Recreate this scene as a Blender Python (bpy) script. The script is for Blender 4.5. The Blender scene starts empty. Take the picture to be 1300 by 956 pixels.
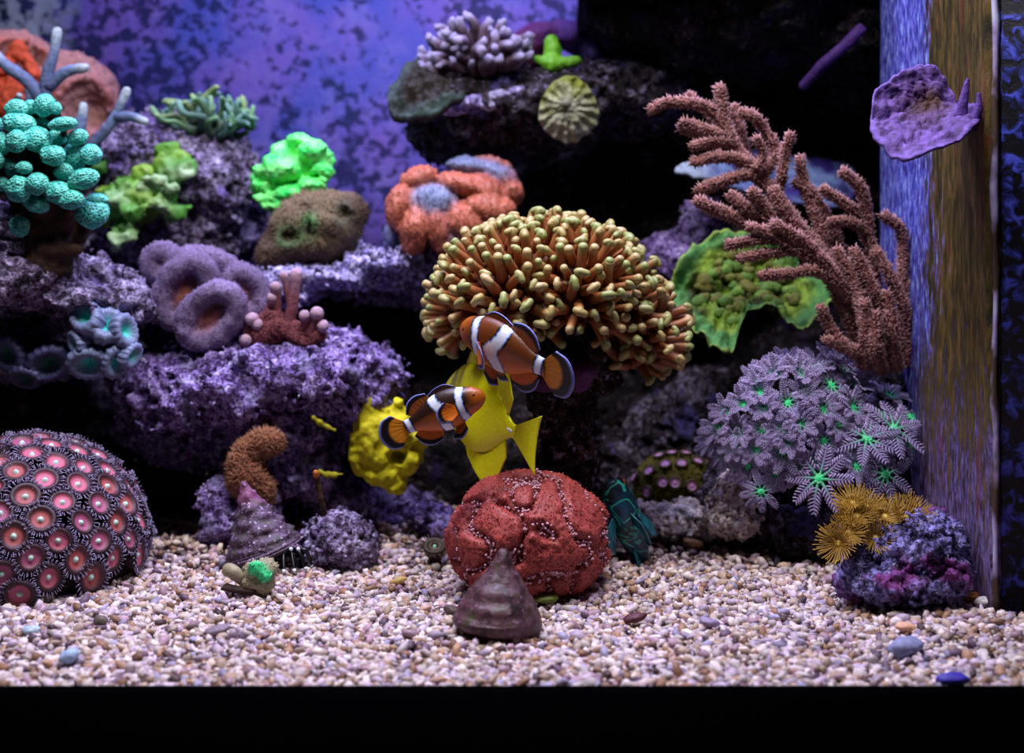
import bpy, bmesh, math, random
import numpy as np
from mathutils import Vector, Matrix, Quaternion

rng = np.random.default_rng(11)
random.seed(11)
scene = bpy.context.scene
COL = scene.collection

# ------------------------------------------------------------------ camera, world, lights, exposure
FPX, CAM_H, HOR = 1700.0, 0.233, 300.0       # focal length in px of the 1300 px frame, lens height over the gravel, horizon row
cam_d = bpy.data.cameras.new('camera')
cam = bpy.data.objects.new('camera', cam_d); COL.objects.link(cam)
cam.location = (0, 0, CAM_H); cam.rotation_euler = (math.pi / 2, 0, 0)
cam_d.sensor_width = 36.0; cam_d.lens = FPX / 1300 * 36.0
cam_d.shift_y = -(478 - HOR) / 1300.0
cam_d.clip_start = 0.02; cam_d.clip_end = 20
cam_d.dof.use_dof = True; cam_d.dof.focus_distance = 0.875; cam_d.dof.aperture_fstop = 5.2
scene.camera = cam

world = bpy.data.worlds.new('dark_room'); scene.world = world
world.use_nodes = True
world.node_tree.nodes['Background'].inputs[0].default_value = (0.10, 0.12, 0.30, 1)
world.node_tree.nodes['Background'].inputs[1].default_value = 0.015

def area_light(name, loc, sx, sy, watts, color, spread, tilt=(0, 0, 0)):
    d = bpy.data.lights.new(name, 'AREA'); d.shape = 'RECTANGLE'; d.size = sx; d.size_y = sy
    d.energy = watts; d.color = color; d.spread = math.radians(spread)
    o = bpy.data.objects.new(name, d); COL.objects.link(o); o.location = loc; o.rotation_euler = tilt
    return o
# the tank's LED bar: white channel to the front, blue-violet actinic channel towards the back
area_light('led_white', (-0.08, 0.715, 0.80), 0.62, 0.10, 4.9, (0.95, 0.90, 1.0), 125, (math.radians(17), 0, 0))
area_light('led_blue', (-0.05, 1.06, 0.86), 0.85, 0.12, 6.0, (0.55, 0.52, 1.0), 140)

scene.view_settings.view_transform = 'Standard'
scene.view_settings.look = 'None'
scene.view_settings.gamma = 1.0
scene.view_settings.use_curve_mapping = False
scene.view_settings.exposure = 0.0

# ------------------------------------------------------------------ helpers
def at(px, py, D):
    """a point of the place: column px, row py of the photograph at distance D"""
    return np.array([(px - 650.0) * D / FPX, D, CAM_H + (HOR - py) * D / FPX])
def px(n, D): return n * D / FPX
def hexc(h):
    h = h.lstrip('#'); v = np.array([int(h[i:i + 2], 16) / 255 for i in (0, 2, 4)])
    return np.where(v <= 0.04045, v / 12.92, ((v + 0.055) / 1.055) ** 2.4)

def _h(ix, iy, iz, s=0):
    h = (ix.astype(np.int64) * 374761393 + iy.astype(np.int64) * 668265263 + iz.astype(np.int64) * 2147483647 + s * 144665) & 0xFFFFFFFF
    h = ((h ^ (h >> 13)) * 1274126177) & 0xFFFFFFFF
    h = ((h ^ (h >> 16)) * 2246822519) & 0xFFFFFFFF
    return ((h ^ (h >> 15)) & 0xFFFFFF).astype(np.float64) / 0xFFFFFF
def vnoise(P, s=0):
    I = np.floor(P); f = P - I; u = f * f * f * (f * (f * 6 - 15) + 10)
    ix, iy, iz = I[:, 0].astype(np.int64), I[:, 1].astype(np.int64), I[:, 2].astype(np.int64)
    r = 0
    for dx in (0, 1):
        wx = u[:, 0] if dx else 1 - u[:, 0]
        for dy in (0, 1):
            wy = u[:, 1] if dy else 1 - u[:, 1]
            for dz in (0, 1):
                wz = u[:, 2] if dz else 1 - u[:, 2]
                r = r + wx * wy * wz * _h(ix + dx, iy + dy, iz + dz, s)
    return r * 2 - 1
def fbm(P, o=3, s=0, g=0.5):
    r = 0; a = 1.0; t = 0
    for i in range(o):
        r = r + a * vnoise(P * (2.03 ** i) + i * 17.3, s + i); t += a; a *= g
    return r / t
def worley(P, s=0):
    I = np.floor(P).astype(np.int64); best = np.full(len(P), 9.0)
    for dx in (-1, 0, 1):
        for dy in (-1, 0, 1):
            for dz in (-1, 0, 1):
                a, b, c = I[:, 0] + dx, I[:, 1] + dy, I[:, 2] + dz
                q = np.stack([a + _h(a, b, c, s + 1), b + _h(a, b, c, s + 2), c + _h(a, b, c, s + 3)], 1)
                best = np.minimum(best, ((q - P) ** 2).sum(1))
    return np.sqrt(best)

def mesh_np(name, V, Fs, mat=None, cols=None, smooth=True):
    """V (n,3); Fs: array (m,k) or list of such"""
    if not isinstance(Fs, list): Fs = [Fs]
    Fs = [np.asarray(f, np.int32) for f in Fs if len(f)]
    me = bpy.data.meshes.new(name)
    me.vertices.add(len(V)); me.vertices.foreach_set('co', np.asarray(V, np.float32).ravel())
    tot = np.concatenate([np.full(len(f), f.shape[1], np.int32) for f in Fs])
    me.loops.add(int(tot.sum())); me.loops.foreach_set('vertex_index', np.concatenate([f.ravel() for f in Fs]))
    me.polygons.add(len(tot)); me.polygons.foreach_set('loop_start', np.concatenate([[0], np.cumsum(tot)[:-1]]).astype(np.int32))
    me.update(calc_edges=True)
    if smooth: me.polygons.foreach_set('use_smooth', np.ones(len(tot), bool))
    if cols is not None:
        a = me.color_attributes.new('Col', 'FLOAT_COLOR', 'POINT')
        c4 = np.ones((len(V), 4), np.float32); c4[:, :3] = cols; a.data.foreach_set('color', c4.ravel())
    if mat is not None: me.materials.append(mat)
    return me
def link(name, data, parent=None, loc=(0, 0, 0)):
    o = bpy.data.objects.new(name, data); COL.objects.link(o); o.location = tuple(float(x) for x in loc)
    if parent is not None: o.parent = parent
    return o
def tag(o, label=None, cat=None, group=None, kind=None):
    if label: o['label'] = label
    if cat: o['category'] = cat
    if group: o['group'] = group
    if kind: o['kind'] = kind
    return o
def thing(name, label, cat, loc, group=None, kind=None):
    return tag(link(name, None, None, loc), label, cat, group, kind)
def part(name, V, F, mat, parent, cols=None, smooth=True, world=True):
    V = np.asarray(V, float)
    if world: V = V - np.array(parent.location) if parent.parent is None else V - np.array(parent.location) - np.array(parent.parent.location)
    return link(name, mesh_np(name, V, F, mat, cols, smooth), parent)
def solo(name, V, F, mat, label, cat, cols=None, group=None, kind=None, smooth=True):
    V = np.asarray(V, float); b = np.array([(V[:, 0].min() + V[:, 0].max()) / 2, (V[:, 1].min() + V[:, 1].max()) / 2, V[:, 2].min()])
    return tag(link(name, mesh_np(name, V - b, F, mat, cols, smooth), None, b), label, cat, group, kind)
def put(name, me, parent, pos, zdir=(0, 0, 1), scale=1.0, spin=0.0):
    """a part that shares mesh data, its +Z turned along zdir; pos in world space"""
    o = link(name, me, parent, np.array(pos) - np.array(parent.location))
    q = Vector((0, 0, 1)).rotation_difference(Vector([float(v) for v in zdir]).normalized()) @ Quaternion((0, 0, 1), spin)
    o.rotation_mode = 'QUATERNION'; o.rotation_quaternion = q
    o.scale = (scale,) * 3 if np.isscalar(scale) else tuple(scale)
    return o

class MB:
    def __init__(s): s.V = []; s.F = []; s.C = []; s.n = 0
    def add(s, V, F, col=None):
        V = np.asarray(V, float)
        if not isinstance(F, list): F = [F]
        for f in F:
            if len(f): s.F.append(np.asarray(f) + s.n)
        s.V.append(V); s.n += len(V)
        c = np.zeros((len(V), 3)) + (np.array(col) if col is not None else 0.5)
        s.C.append(c); return s
    def out(s):
        by = {}
        for f in s.F: by.setdefault(f.shape[1], []).append(f)
        return np.concatenate(s.V), [np.concatenate(v) for v in by.values()], np.concatenate(s.C)

_ico = {}
def ico(n):
    if n not in _ico:
        bm = bmesh.new(); bmesh.ops.create_icosphere(bm, subdivisions=n, radius=1.0); bm.verts.ensure_lookup_table()
        _ico[n] = (np.array([v.co[:] for v in bm.verts]), np.array([[v.index for v in f.verts] for f in bm.faces])); bm.free()
    return _ico[n][0].copy(), _ico[n][1]
def nrm(v): v = np.asarray(v, float); return v / (np.linalg.norm(v, axis=-1, keepdims=True) + 1e-12)
def frames(P):
    T = nrm(np.gradient(P, axis=0)); up = np.array([0.31, -0.9, 0.3])
    A = nrm(np.cross(T, up)); return T, A, np.cross(T, A)
def tube(P, R, sides=8, cap=True, round_end=True):
    """swept tube along P (n,3), radius R (n,); rounded at the far end"""
    P = np.asarray(P, float); R = np.zeros(len(P)) + R
    if round_end:
        t = nrm(P[-1] - P[-2]); r = R[-1]
        P = np.vstack([P, P[-1] + t * r * 0.55, P[-1] + t * r * 0.9]); R = np.concatenate([R, [r * 0.82, r * 0.42]])
    T, A, B = frames(P); n = len(P)
    th = np.linspace(0, 2 * np.pi, sides, endpoint=False)
    V = (P[:, None] + R[:, None, None] * (np.cos(th)[None, :, None] * A[:, None] + np.sin(th)[None, :, None] * B[:, None])).reshape(-1, 3)
    i = np.arange(n - 1)[:, None] * sides; j = np.arange(sides)[None]; k = (np.arange(sides) + 1) % sides
    Q = np.stack([i + j, i + k[None], i + sides + k[None], i + sides + j], 2).reshape(-1, 4)
    F = [Q]
    if cap:
        V = np.vstack([V, P[0], P[-1]]); m = n * sides
        F.append(np.stack([np.full(sides, m), k, np.arange(sides)], 1))
        F.append(np.stack([np.full(sides, m + 1), (n - 1) * sides + np.arange(sides), (n - 1) * sides + k], 1))
    return V, F
def along(P, n):
    """Catmull-Rom resample of a polyline to n points"""
    P = np.asarray(P, float); m = len(P)
    if m == 2: t = np.linspace(0, 1, n)[:, None]; return P[0] * (1 - t) + P[1] * t
    E = np.vstack([2 * P[0] - P[1], P, 2 * P[-1] - P[-2]]); u = np.linspace(0, m - 1 - 1e-9, n); i = u.astype(int); t = (u - i)[:, None]
    a, b, c, d = E[i], E[i + 1], E[i + 2], E[i + 3]
    return 0.5 * (2 * b + (c - a) * t + (2 * a - 5 * b + 4 * c - d) * t ** 2 + (3 * b - a - 3 * c + d) * t ** 3)
def closed(P, n):
    P = np.asarray(P, float); m = len(P); u = np.linspace(0, m, n, endpoint=False); i = u.astype(int); t = (u - i)[:, None]
    a, b, c, d = P[(i - 1) % m], P[i % m], P[(i + 1) % m], P[(i + 2) % m]
    return 0.5 * (2 * b + (c - a) * t + (2 * a - 5 * b + 4 * c - d) * t ** 2 + (3 * b - a - 3 * c + d) * t ** 3)
def vnormals(V, Fs):
    N = np.zeros_like(V)
    for f in (Fs if isinstance(Fs, list) else [Fs]):
        if not len(f): continue
        n = np.cross(V[f[:, 2]] - V[f[:, 0]], V[f[:, -1]] - V[f[:, 1]] if f.shape[1] == 4 else V[f[:, 1]] - V[f[:, 0]])
        if f.shape[1] == 3: n = -n
        for k in range(f.shape[1]): np.add.at(N, f[:, k], n)
    return nrm(N)

# ---- clay: implicit solids of coloured lobes, meshed by surface nets
def smin(a, b, k):
    h = np.clip(0.5 + 0.5 * (b - a) / k, 0, 1); return b * (1 - h) + a * h - k * h * (1 - h)
class Clay:
    def __init__(s, h, k=0.006): s.h = h; s.k = k; s.ops = []; s.post = []
    def ell(s, c, r, col=None, op='add', k=None, R=None):
        s.ops.append(('e', np.array(c, float), np.zeros(3) + r, col, op, k or s.k, R)); return s
    def cap(s, a, b, ra, rb, col=None, op='add', k=None):
        s.ops.append(('c', np.array(a, float), np.array(b, float), col, op, k or s.k, (ra, rb))); return s
    def path(s, P, R, col=None, op='add', k=None):
        R = np.zeros(len(P)) + R
        for i in range(len(P) - 1): s.cap(P[i], P[i + 1], R[i], R[i + 1], col, op, k)
        return s
    def noise(s, amp, freq, o=3, seed=0, kind='fbm'): s.post.append((amp, freq, o, seed, kind)); return s
    @staticmethod
    def sdf(op, P):
        if op[0] == 'e':
            q = P - op[1]
            if op[6] is not None: q = q @ op[6]
            r = op[2]; k0 = np.sqrt(((q / r) ** 2).sum(-1)) + 1e-9; k1 = np.sqrt(((q / r ** 2) ** 2).sum(-1)) + 1e-9
            return k0 * (k0 - 1) / k1
        a, b, (ra, rb) = op[1], op[2], op[6]; ab = b - a
        t = np.clip(((P - a) @ ab) / (ab @ ab + 1e-12), 0, 1)
        return np.sqrt(((P - a - t[..., None] * ab) ** 2).sum(-1)) - (ra + (rb - ra) * t)
    def build(s):
        lo = np.full(3, 1e9); hi = -lo
        def bb(op):
            if op[0] == 'e':
                r = op[2] if op[6] is None else np.full(3, op[2].max())
                return op[1] - r, op[1] + r
            m = max(op[6]); return np.minimum(op[1], op[2]) - m, np.maximum(op[1], op[2]) + m
        for op in s.ops:
            if op[4] == 'add': l, u = bb(op); lo = np.minimum(lo, l); hi = np.maximum(hi, u)
        mar = 4 * s.h + sum(p[0] for p in s.post); lo -= mar; hi += mar
        dim = np.ceil((hi - lo) / s.h).astype(int) + 1
        ax = [lo[i] + np.arange(dim[i]) * s.h for i in range(3)]
        V = np.full(dim, 0.05, np.float64)
        for op in s.ops:
            l, u = bb(op); m = max(op[5] * 1.5, 3 * s.h) + sum(p[0] for p in s.post)
            i0 = np.clip(np.floor((l - m - lo) / s.h).astype(int), 0, dim); i1 = np.clip(np.ceil((u + m - lo) / s.h).astype(int) + 1, 0, dim)
            if (i1 <= i0).any(): continue
            sl = tuple(slice(i0[i], i1[i]) for i in range(3))
            P = np.stack(np.meshgrid(*[ax[i][sl[i]] for i in range(3)], indexing='ij'), -1)
            d = s.sdf(op, P)
            V[sl] = smin(V[sl], d, op[5]) if op[4] == 'add' else -smin(-V[sl], d, op[5])
        for amp, freq, o, seed, kind in s.post:
            m = np.abs(V) < amp * 1.6 + 2 * s.h; I = np.argwhere(m); P = lo + I * s.h
            V[m] += amp * rocknoise(P * freq, o, seed, kind)
        s.lo = lo
        Vt, Q = surfnets(V, lo, s.h)
        return Vt, Q
    def colors(s, V, k=0.003, default=(0.5, 0.5, 0.5)):
        W = np.zeros(len(V)); C = np.zeros((len(V), 3)); ds = []
        ops = [op for op in s.ops if op[3] is not None]
        D = np.stack([np.abs(s.sdf(op, V)) if op[4] != 'add' else s.sdf(op, V) for op in ops], 1); D = D - D.min(1, keepdims=True)
        W = np.exp(-np.minimum(D / k, 30)); W /= W.sum(1, keepdims=True)
        return W @ np.array([op[3] for op in ops], float)
def rocknoise(P, o, seed, kind):
    if kind == 'fbm': return fbm(P, o, seed)
    if kind == 'ridge': return 1 - 2 * np.abs(fbm(P, o, seed)) * 1.6
    if kind == 'cell': return worley(P, seed) * 1.6 - 1
    return vnoise(P, seed)
def surfnets(V, lo, h):
    ins = V < 0; X, Y, Z = V.shape
    offs = [(i, j, k) for i in (0, 1) for j in (0, 1) for k in (0, 1)]
    sm = np.zeros((X - 1, Y - 1, Z - 1), np.int8)
    for o in offs: sm += ins[o[0]:X - 1 + o[0], o[1]:Y - 1 + o[1], o[2]:Z - 1 + o[2]]
    act = (sm > 0) & (sm < 8); ids = np.full(act.shape, -1, np.int64); ci = np.argwhere(act); ids[act] = np.arange(len(ci))
    val = {o: V[ci[:, 0] + o[0], ci[:, 1] + o[1], ci[:, 2] + o[2]] for o in offs}
    acc = np.zeros((len(ci), 3)); cnt = np.zeros(len(ci))
    for a in offs:
        for x in range(3):
            if a[x]: continue
            b = list(a); b[x] = 1; b = tuple(b); va, vb = val[a], val[b]; m = (va < 0) != (vb < 0)
            t = np.where(m, va / np.where(m, va - vb, 1), 0); p = np.array(a, float)[None].repeat(len(ci), 0); p[:, x] = t
            acc += p * m[:, None]; cnt += m
    verts = lo + (ci + acc / cnt[:, None]) * h
    Q = []
    for x in range(3):
        y, z = (x + 1) % 3, (x + 2) % 3
        s0 = [slice(None)] * 3; s1 = [slice(None)] * 3; s0[x] = slice(0, -1); s1[x] = slice(1, None)
        E = np.argwhere(ins[tuple(s0)] != ins[tuple(s1)])
        E = E[(E[:, y] >= 1) & (E[:, z] >= 1) & (E[:, y] < V.shape[y] - 1) & (E[:, z] < V.shape[z] - 1)]
        pos = ins[E[:, 0], E[:, 1], E[:, 2]]
        q = []
        for dy, dz in ((-1, -1), (0, -1), (0, 0), (-1, 0)):
            e = E.copy(); e[:, y] += dy; e[:, z] += dz; q.append(ids[e[:, 0], e[:, 1], e[:, 2]])
        q = np.stack(q, 1); q[~pos] = q[~pos][:, ::-1]; Q.append(q[(q >= 0).all(1)])
    return verts, np.concatenate(Q)

# ------------------------------------------------------------------ materials
class N:
    def __init__(s, name, rough=0.6, spec=0.25):
        s.m = bpy.data.materials.new(name); s.m.use_nodes = True; s.t = s.m.node_tree
        s.b = s.t.nodes['Principled BSDF']; s.b.inputs['Roughness'].default_value = rough; s.b.inputs['Specular IOR Level'].default_value = spec
        s.co = s.t.nodes.new('ShaderNodeTexCoord').outputs['Object']
    def set(s, sock, v):
        if isinstance(v, bpy.types.NodeSocket): s.t.links.new(v, sock)
        elif np.isscalar(v): sock.default_value = float(v)
        else:
            v = [float(x) for x in v]; sock.default_value = v + [1.0] if len(v) == 3 and len(sock.default_value) == 4 else v
    def noise(s, scale, detail=3, rough=0.6, vec=None, dist=0):
        n = s.t.nodes.new('ShaderNodeTexNoise'); s.set(n.inputs['Vector'], vec or s.co); n.inputs['Scale'].default_value = scale
        n.inputs['Detail'].default_value = detail; n.inputs['Roughness'].default_value = rough; n.inputs['Distortion'].default_value = dist; return n.outputs['Fac']
    def voro(s, scale, out='Distance', feature='F1', vec=None):
        n = s.t.nodes.new('ShaderNodeTexVoronoi'); n.feature = feature; s.set(n.inputs['Vector'], vec or s.co); n.inputs['Scale'].default_value = scale; return n.outputs[out]
    def wave(s, scale, dist, detail=2, vec=None, dirn='X', dscale=1.0):
        n = s.t.nodes.new('ShaderNodeTexWave'); n.bands_direction = dirn; s.set(n.inputs['Vector'], vec or s.co); n.inputs['Scale'].default_value = scale
        n.inputs['Distortion'].default_value = dist; n.inputs['Detail'].default_value = detail; n.inputs['Detail Scale'].default_value = dscale; return n.outputs['Fac']
    def vmap(s, scale, loc=(0, 0, 0)):
        n = s.t.nodes.new('ShaderNodeMapping'); s.t.links.new(s.co, n.inputs['Vector']); n.inputs['Scale'].default_value = scale; n.inputs['Location'].default_value = loc; return n.outputs[0]
    def ramp(s, fac, stops):
        n = s.t.nodes.new('ShaderNodeValToRGB'); s.t.links.new(fac, n.inputs[0]); e = n.color_ramp.elements
        while len(e) < len(stops): e.new(0.5)
        for i, (p, c) in enumerate(stops):
            e[i].position = p; e[i].color = (c, c, c, 1) if np.isscalar(c) else (*[float(x) for x in c], 1)
        return n.outputs[0]
    def mix(s, f, a, b, mode='MIX'):
        n = s.t.nodes.new('ShaderNodeMix'); n.data_type = 'RGBA'; n.blend_type = mode
        s.set(n.inputs[0], f); s.set(n.inputs[6], a); s.set(n.inputs[7], b); return n.outputs[2]
    def math(s, op, a, b=0.0):
        n = s.t.nodes.new('ShaderNodeMath'); n.operation = op; s.set(n.inputs[0], a); s.set(n.inputs[1], b); return n.outputs[0]
    def attr(s, name='Col'):
        n = s.t.nodes.new('ShaderNodeVertexColor'); n.layer_name = name; return n.outputs['Color']
    def rand(s): return s.t.nodes.new('ShaderNodeObjectInfo').outputs['Random']
    def sep(s, i):
        n = s.t.nodes.new('ShaderNodeSeparateXYZ'); s.t.links.new(s.co, n.inputs[0]); return n.outputs[i]
    def color(s, c): s.set(s.b.inputs['Base Color'], c); return s
    def bump(s, h, strength=0.5, dist=0.002):
        n = s.t.nodes.new('ShaderNodeBump'); n.inputs['Strength'].default_value = strength; n.inputs['Distance'].default_value = dist
        s.t.links.new(h, n.inputs['Height']); s.t.links.new(n.outputs[0], s.b.inputs['Normal']); return s
    def sss(s, w, rad): s.b.inputs['Subsurface Weight'].default_value = w; s.b.inputs['Subsurface Radius'].default_value = rad; s.b.inputs['Subsurface Scale'].default_value = 0.004; return s

def attr_mat(name, rough=0.6, var=0.3, scale=150, bscale=300, bump=0.4, bdist=0.0015, spec=0.25):
    n = N(name, rough, spec); f = n.noise(scale, 3)
    v = n.ramp(f, [(0.3, 1 - var), (0.7, 1 + 0 * var)])
    n.color(n.mix(1.0, n.attr(), v, 'MULTIPLY')); n.bump(n.noise(bscale, 3), bump, bdist); return n.m
def rock_mat(name, dark, mid, light, accent, fine=170, coarse=55, amt=0.5, accent_amt=0.55, fleck=(0.42, 0.38, 0.62)):
    """encrusted live rock: dark pores, coralline crust, pale flecks, one accent crust"""
    n = N(name, 0.75, 0.2)
    a = n.noise(fine, 5, 0.65); b = n.noise(coarse, 3, 0.6); c = n.noise(coarse * 0.7, 2, 0.5, n.vmap((1, 1, 1), (3.1, 1.7, 0.4)))
    f = n.math('ADD', n.math('MULTIPLY', a, 0.6), n.math('MULTIPLY', b, 0.4))
    o = 0.5 - amt * 0.2
    base = n.ramp(f, [(o - 0.02, dark), (o + 0.05, mid), (o + 0.11, light), (o + 0.19, np.minimum(np.array(light) * 1.5 + 0.08, 1))])
    base = n.mix(n.ramp(n.noise(fine * 2.3, 2, 0.5), [(0.36, 0.85), (0.5, 0)]), base, dark)
    base = n.mix(n.math('MULTIPLY', n.ramp(n.noise(fine * 1.1, 3, 0.6, n.vmap((1, 1, 1), (7, 3, 5))), [(0.56, 0), (0.64, 1)]), n.ramp(b, [(0.42, 0.1), (0.58, 1)])), base, fleck)
    col = n.mix(n.ramp(c, [(accent_amt, 0), (accent_amt + 0.08, 1)]), base, n.mix(n.ramp(a, [(0.38, 0), (0.6, 1)]), np.array(accent) * 0.25, accent))
    n.color(col); n.bump(n.math('ADD', a, n.math('MULTIPLY', n.noise(fine * 2.3, 2, 0.5), 0.5)), 1.0, 0.005); return n.m
# ------------------------------------------------------------------ the tank
def box(x0, x1, y0, y1, z0, z1):
    V = np.array([[x, y, z] for x in (x0, x1) for y in (y0, y1) for z in (z0, z1)], float)
    F = np.array([[0, 1, 3, 2], [4, 6, 7, 5], [0, 4, 5, 1], [2, 3, 7, 6], [0, 2, 6, 4], [1, 5, 7, 3]]); return V, F
def struct(name, V, F, mat, label=None, smooth=False):
    o = link(name, mesh_np(name, V, F, mat, None, smooth)); o['kind'] = 'structure'
    if label: o['label'] = label
    return o
XL, XR, YF, YB, ZT = -0.57, 0.47, 0.692, 1.38, 0.72

n = N('back_wall_film', 0.7, 0.2)
spots = n.noise(85, 3, 0.55, n.vmap((1, 1, 1.1)), 0.3); big = n.noise(7, 2); hue = n.noise(11, 3, 0.6, n.vmap((1, 1, 1), (4, 2, 7)))
film = n.mix(n.ramp(hue, [(0.35, 0), (0.65, 1)]), hexc('#4650a4'), hexc('#6e58a8'))
film = n.mix(n.ramp(n.noise(25, 4), [(0.5, 0), (0.75, 0.6)]), film, hexc('#8478b8'))
thr = n.math('ADD', spots, n.math('MULTIPLY', n.math('SUBTRACT', big, 0.5), 0.5))
film = n.mix(n.ramp(thr, [(0.40, 0.9), (0.50, 0)]), film, hexc('#161e48'))
# pale encrusted patch high on the left of the wall
xl = n.ramp(n.math('ADD', n.sep(0), n.math('MULTIPLY', hue, 0.12)), [(0.0, 1), (0.001, 0)])
def band(sock, lo, hi): return n.ramp(n.math('DIVIDE', n.math('SUBTRACT', sock, lo), hi - lo), [(0, 0), (1, 1)])
pale = n.math('MULTIPLY', band(n.math('ADD', n.sep(0), n.math('MULTIPLY', hue, 0.15)), -0.36, -0.44), band(n.math('ADD', n.sep(2), n.math('MULTIPLY', big, 0.1)), 0.40, 0.46))
film = n.mix(pale, film, n.mix(n.ramp(n.noise(55, 3, 0.6), [(0.44, 0), (0.52, 1)]), hexc('#182c4c'), hexc('#a8b8c0')))
n.color(film); n.bump(spots, 0.5, 0.003); m_wall = n.m
n = N('dark_pane', 0.35, 0.4); n.color(n.mix(n.noise(40), hexc('#060812'), hexc('#0c1226'))); m_pane = n.m
n = N('black_rim_plastic', 0.8, 0.0); n.color(n.mix(n.noise(80), hexc('#020203'), hexc('#030304'))); m_rim = n.m
n = N('sand_bed', 0.8, 0.2); n.color(n.ramp(n.noise(260, 4), [(0.35, hexc('#3a302c')), (0.65, hexc('#8c7e80'))])); n.bump(n.noise(300, 3), 1, 0.003); m_bed = n.m

struct('wall_back', *box(XL, XR, YB, YB + 0.012, -0.05, ZT), m_wall, 'violet-blue tank back wall with dark speckled film')
struct('wall_left', *box(XL - 0.012, XL, YF, YB, -0.05, ZT), m_pane, 'dark side pane of the tank')
struct('wall_right', *box(XR, XR + 0.012, YF, YB, -0.05, ZT), m_pane, 'dark side pane of the tank behind the overflow box')
struct('trim_1', *box(XL - 0.012, XR + 0.012, YF - 0.016, YF - 0.001, -0.16, 0.0012), m_rim, 'black rim along the foot of the tank')

def gz(x, y):
    """height of the gravel bed"""
    P = np.stack([np.asarray(x, float) * 14, np.asarray(y, float) * 14, np.zeros_like(np.asarray(x, float))], -1).reshape(-1, 3)
    b = fbm(P, 2, 5).reshape(np.shape(x)) * 0.006
    return -0.004 + b * np.clip((np.asarray(y) - 0.72) / 0.08, 0, 1)
gx, gy = np.meshgrid(np.linspace(XL, XR, 90), np.linspace(YF, YB, 60), indexing='ij')
V = np.stack([gx, gy, gz(gx, gy) - 0.0015], -1).reshape(-1, 3); I = np.arange(90 * 60).reshape(90, 60)
struct('floor', V, np.stack([I[:-1, :-1], I[1:, :-1], I[1:, 1:], I[:-1, 1:]], -1).reshape(-1, 4), m_bed, 'bed of the tank under the gravel', True)

# ---- coral gravel: nobody could count it
pal = [hexc(h) for h in ('#fff6f2', '#f6ece6', '#f0e2da', '#fdf3e2', '#ecdcea', '#d8c8da', '#e6d2bc', '#d0b89c', '#c09a78', '#a0785a', '#c8a8b4', '#b8b4d0', '#7a6478', '#5c4644', '#d8b4a4')]
pw = np.array([9.0, 9, 9, 7, 8, 7, 9, 8, 6, 4, 6, 4, 3, 2, 2]); pw /= pw.sum(); pal = np.array(pal)
n = N('coral_gravel', 0.55, 0.35); f = n.noise(420, 3); n.color(n.mix(1.0, n.attr(), n.ramp(f, [(0.3, 0.68), (0.6, 1.0)]), 'MULTIPLY')); n.bump(f, 0.35, 0.0008); m_gravel = n.m
def grains(cnt, y0, y1, sub, rmin, rmax, clumps=True):
    u = rng.random(cnt * 2); y = np.sqrt(y0 ** 2 + u * (y1 ** 2 - y0 ** 2)); hw = np.minimum(0.45 * y + 0.04, 0.56)
    x = (rng.random(cnt * 2) * 2 - 1) * hw; ok = x < np.where(y > 0.828, 0.294, 0.45); x, y = x[ok][:cnt], y[ok][:cnt]; c = len(x)
    r = rmin + (rmax - rmin) * rng.random(c) ** 2.0
    B, F = ico(sub); nb = len(B)
    sc = np.stack([r * (1.0 + 0.9 * rng.random(c)), r * (0.75 + 0.4 * rng.random(c)), r * (0.55 + 0.4 * rng.random(c))], 1)
    base = [B * (1 + 0.34 * vnoise(B * 1.7 + k * 9.7, k)[:, None] + 0.12 * vnoise(B * 4 + k, k + 20)[:, None]) for k in range(12)]; base = np.array(base)[rng.integers(0, 12, c)]
    q = rng.normal(size=(c, 4)) * np.array([1, 0.35, 0.35, 1]); q /= np.linalg.norm(q, axis=1, keepdims=True); w, a, b, d = q.T
    R = np.stack([np.stack([1 - 2 * (b * b + d * d), 2 * (a * b - d * w), 2 * (a * d + b * w)], -1), np.stack([2 * (a * b + d * w), 1 - 2 * (a * a + d * d), 2 * (b * d - a * w)], -1), np.stack([2 * (a * d - b * w), 2 * (b * d + a * w), 1 - 2 * (a * a + b * b)], -1)], 1)
    P = np.einsum('cij,cvj->cvi', R, base * sc[:, None]) + np.stack([x, y, gz(x, y) + r * (rng.random(c) * 1.5 - 0.3)], 1)[:, None]
    col = pal[rng.choice(len(pal), c, p=pw)] * (0.50 + 0.50 * rng.random((c, 1))) * np.array([1.0, .95, .97])
    back_tint = np.clip((y - 0.88) / 0.2, 0, 1) * (0.5 + 0.5 * fbm(np.stack([x * 9, y * 9, 0 * x], 1), 2, 3)); col = col * (1 - 0.55 * back_tint[:, None] * np.array([0.6, 0.85, 1.15]))  # patchy tint, browner and darker towards the back
    return P.reshape(-1, 3), (F[None] + (np.arange(c) * nb)[:, None, None]).reshape(-1, 3), np.repeat(np.clip(col, 0, 1), nb, 0)
mb = MB()
mb.add(*grains(6400, YF + 0.002, 0.745, 2, 0.0010, 0.0031))
mb.add(*grains(26500, 0.745, 0.95, 1, 0.0012, 0.0034))
mb.add(*grains(13500, 0.95, 1.34, 1, 0.0017, 0.0040))
V, F, C = mb.out()
tag(link('coral_gravel', mesh_np('coral_gravel', V, F, m_gravel, C)), 'pale lavender-white coral gravel covering the tank bed', 'gravel', kind='stuff')

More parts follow.
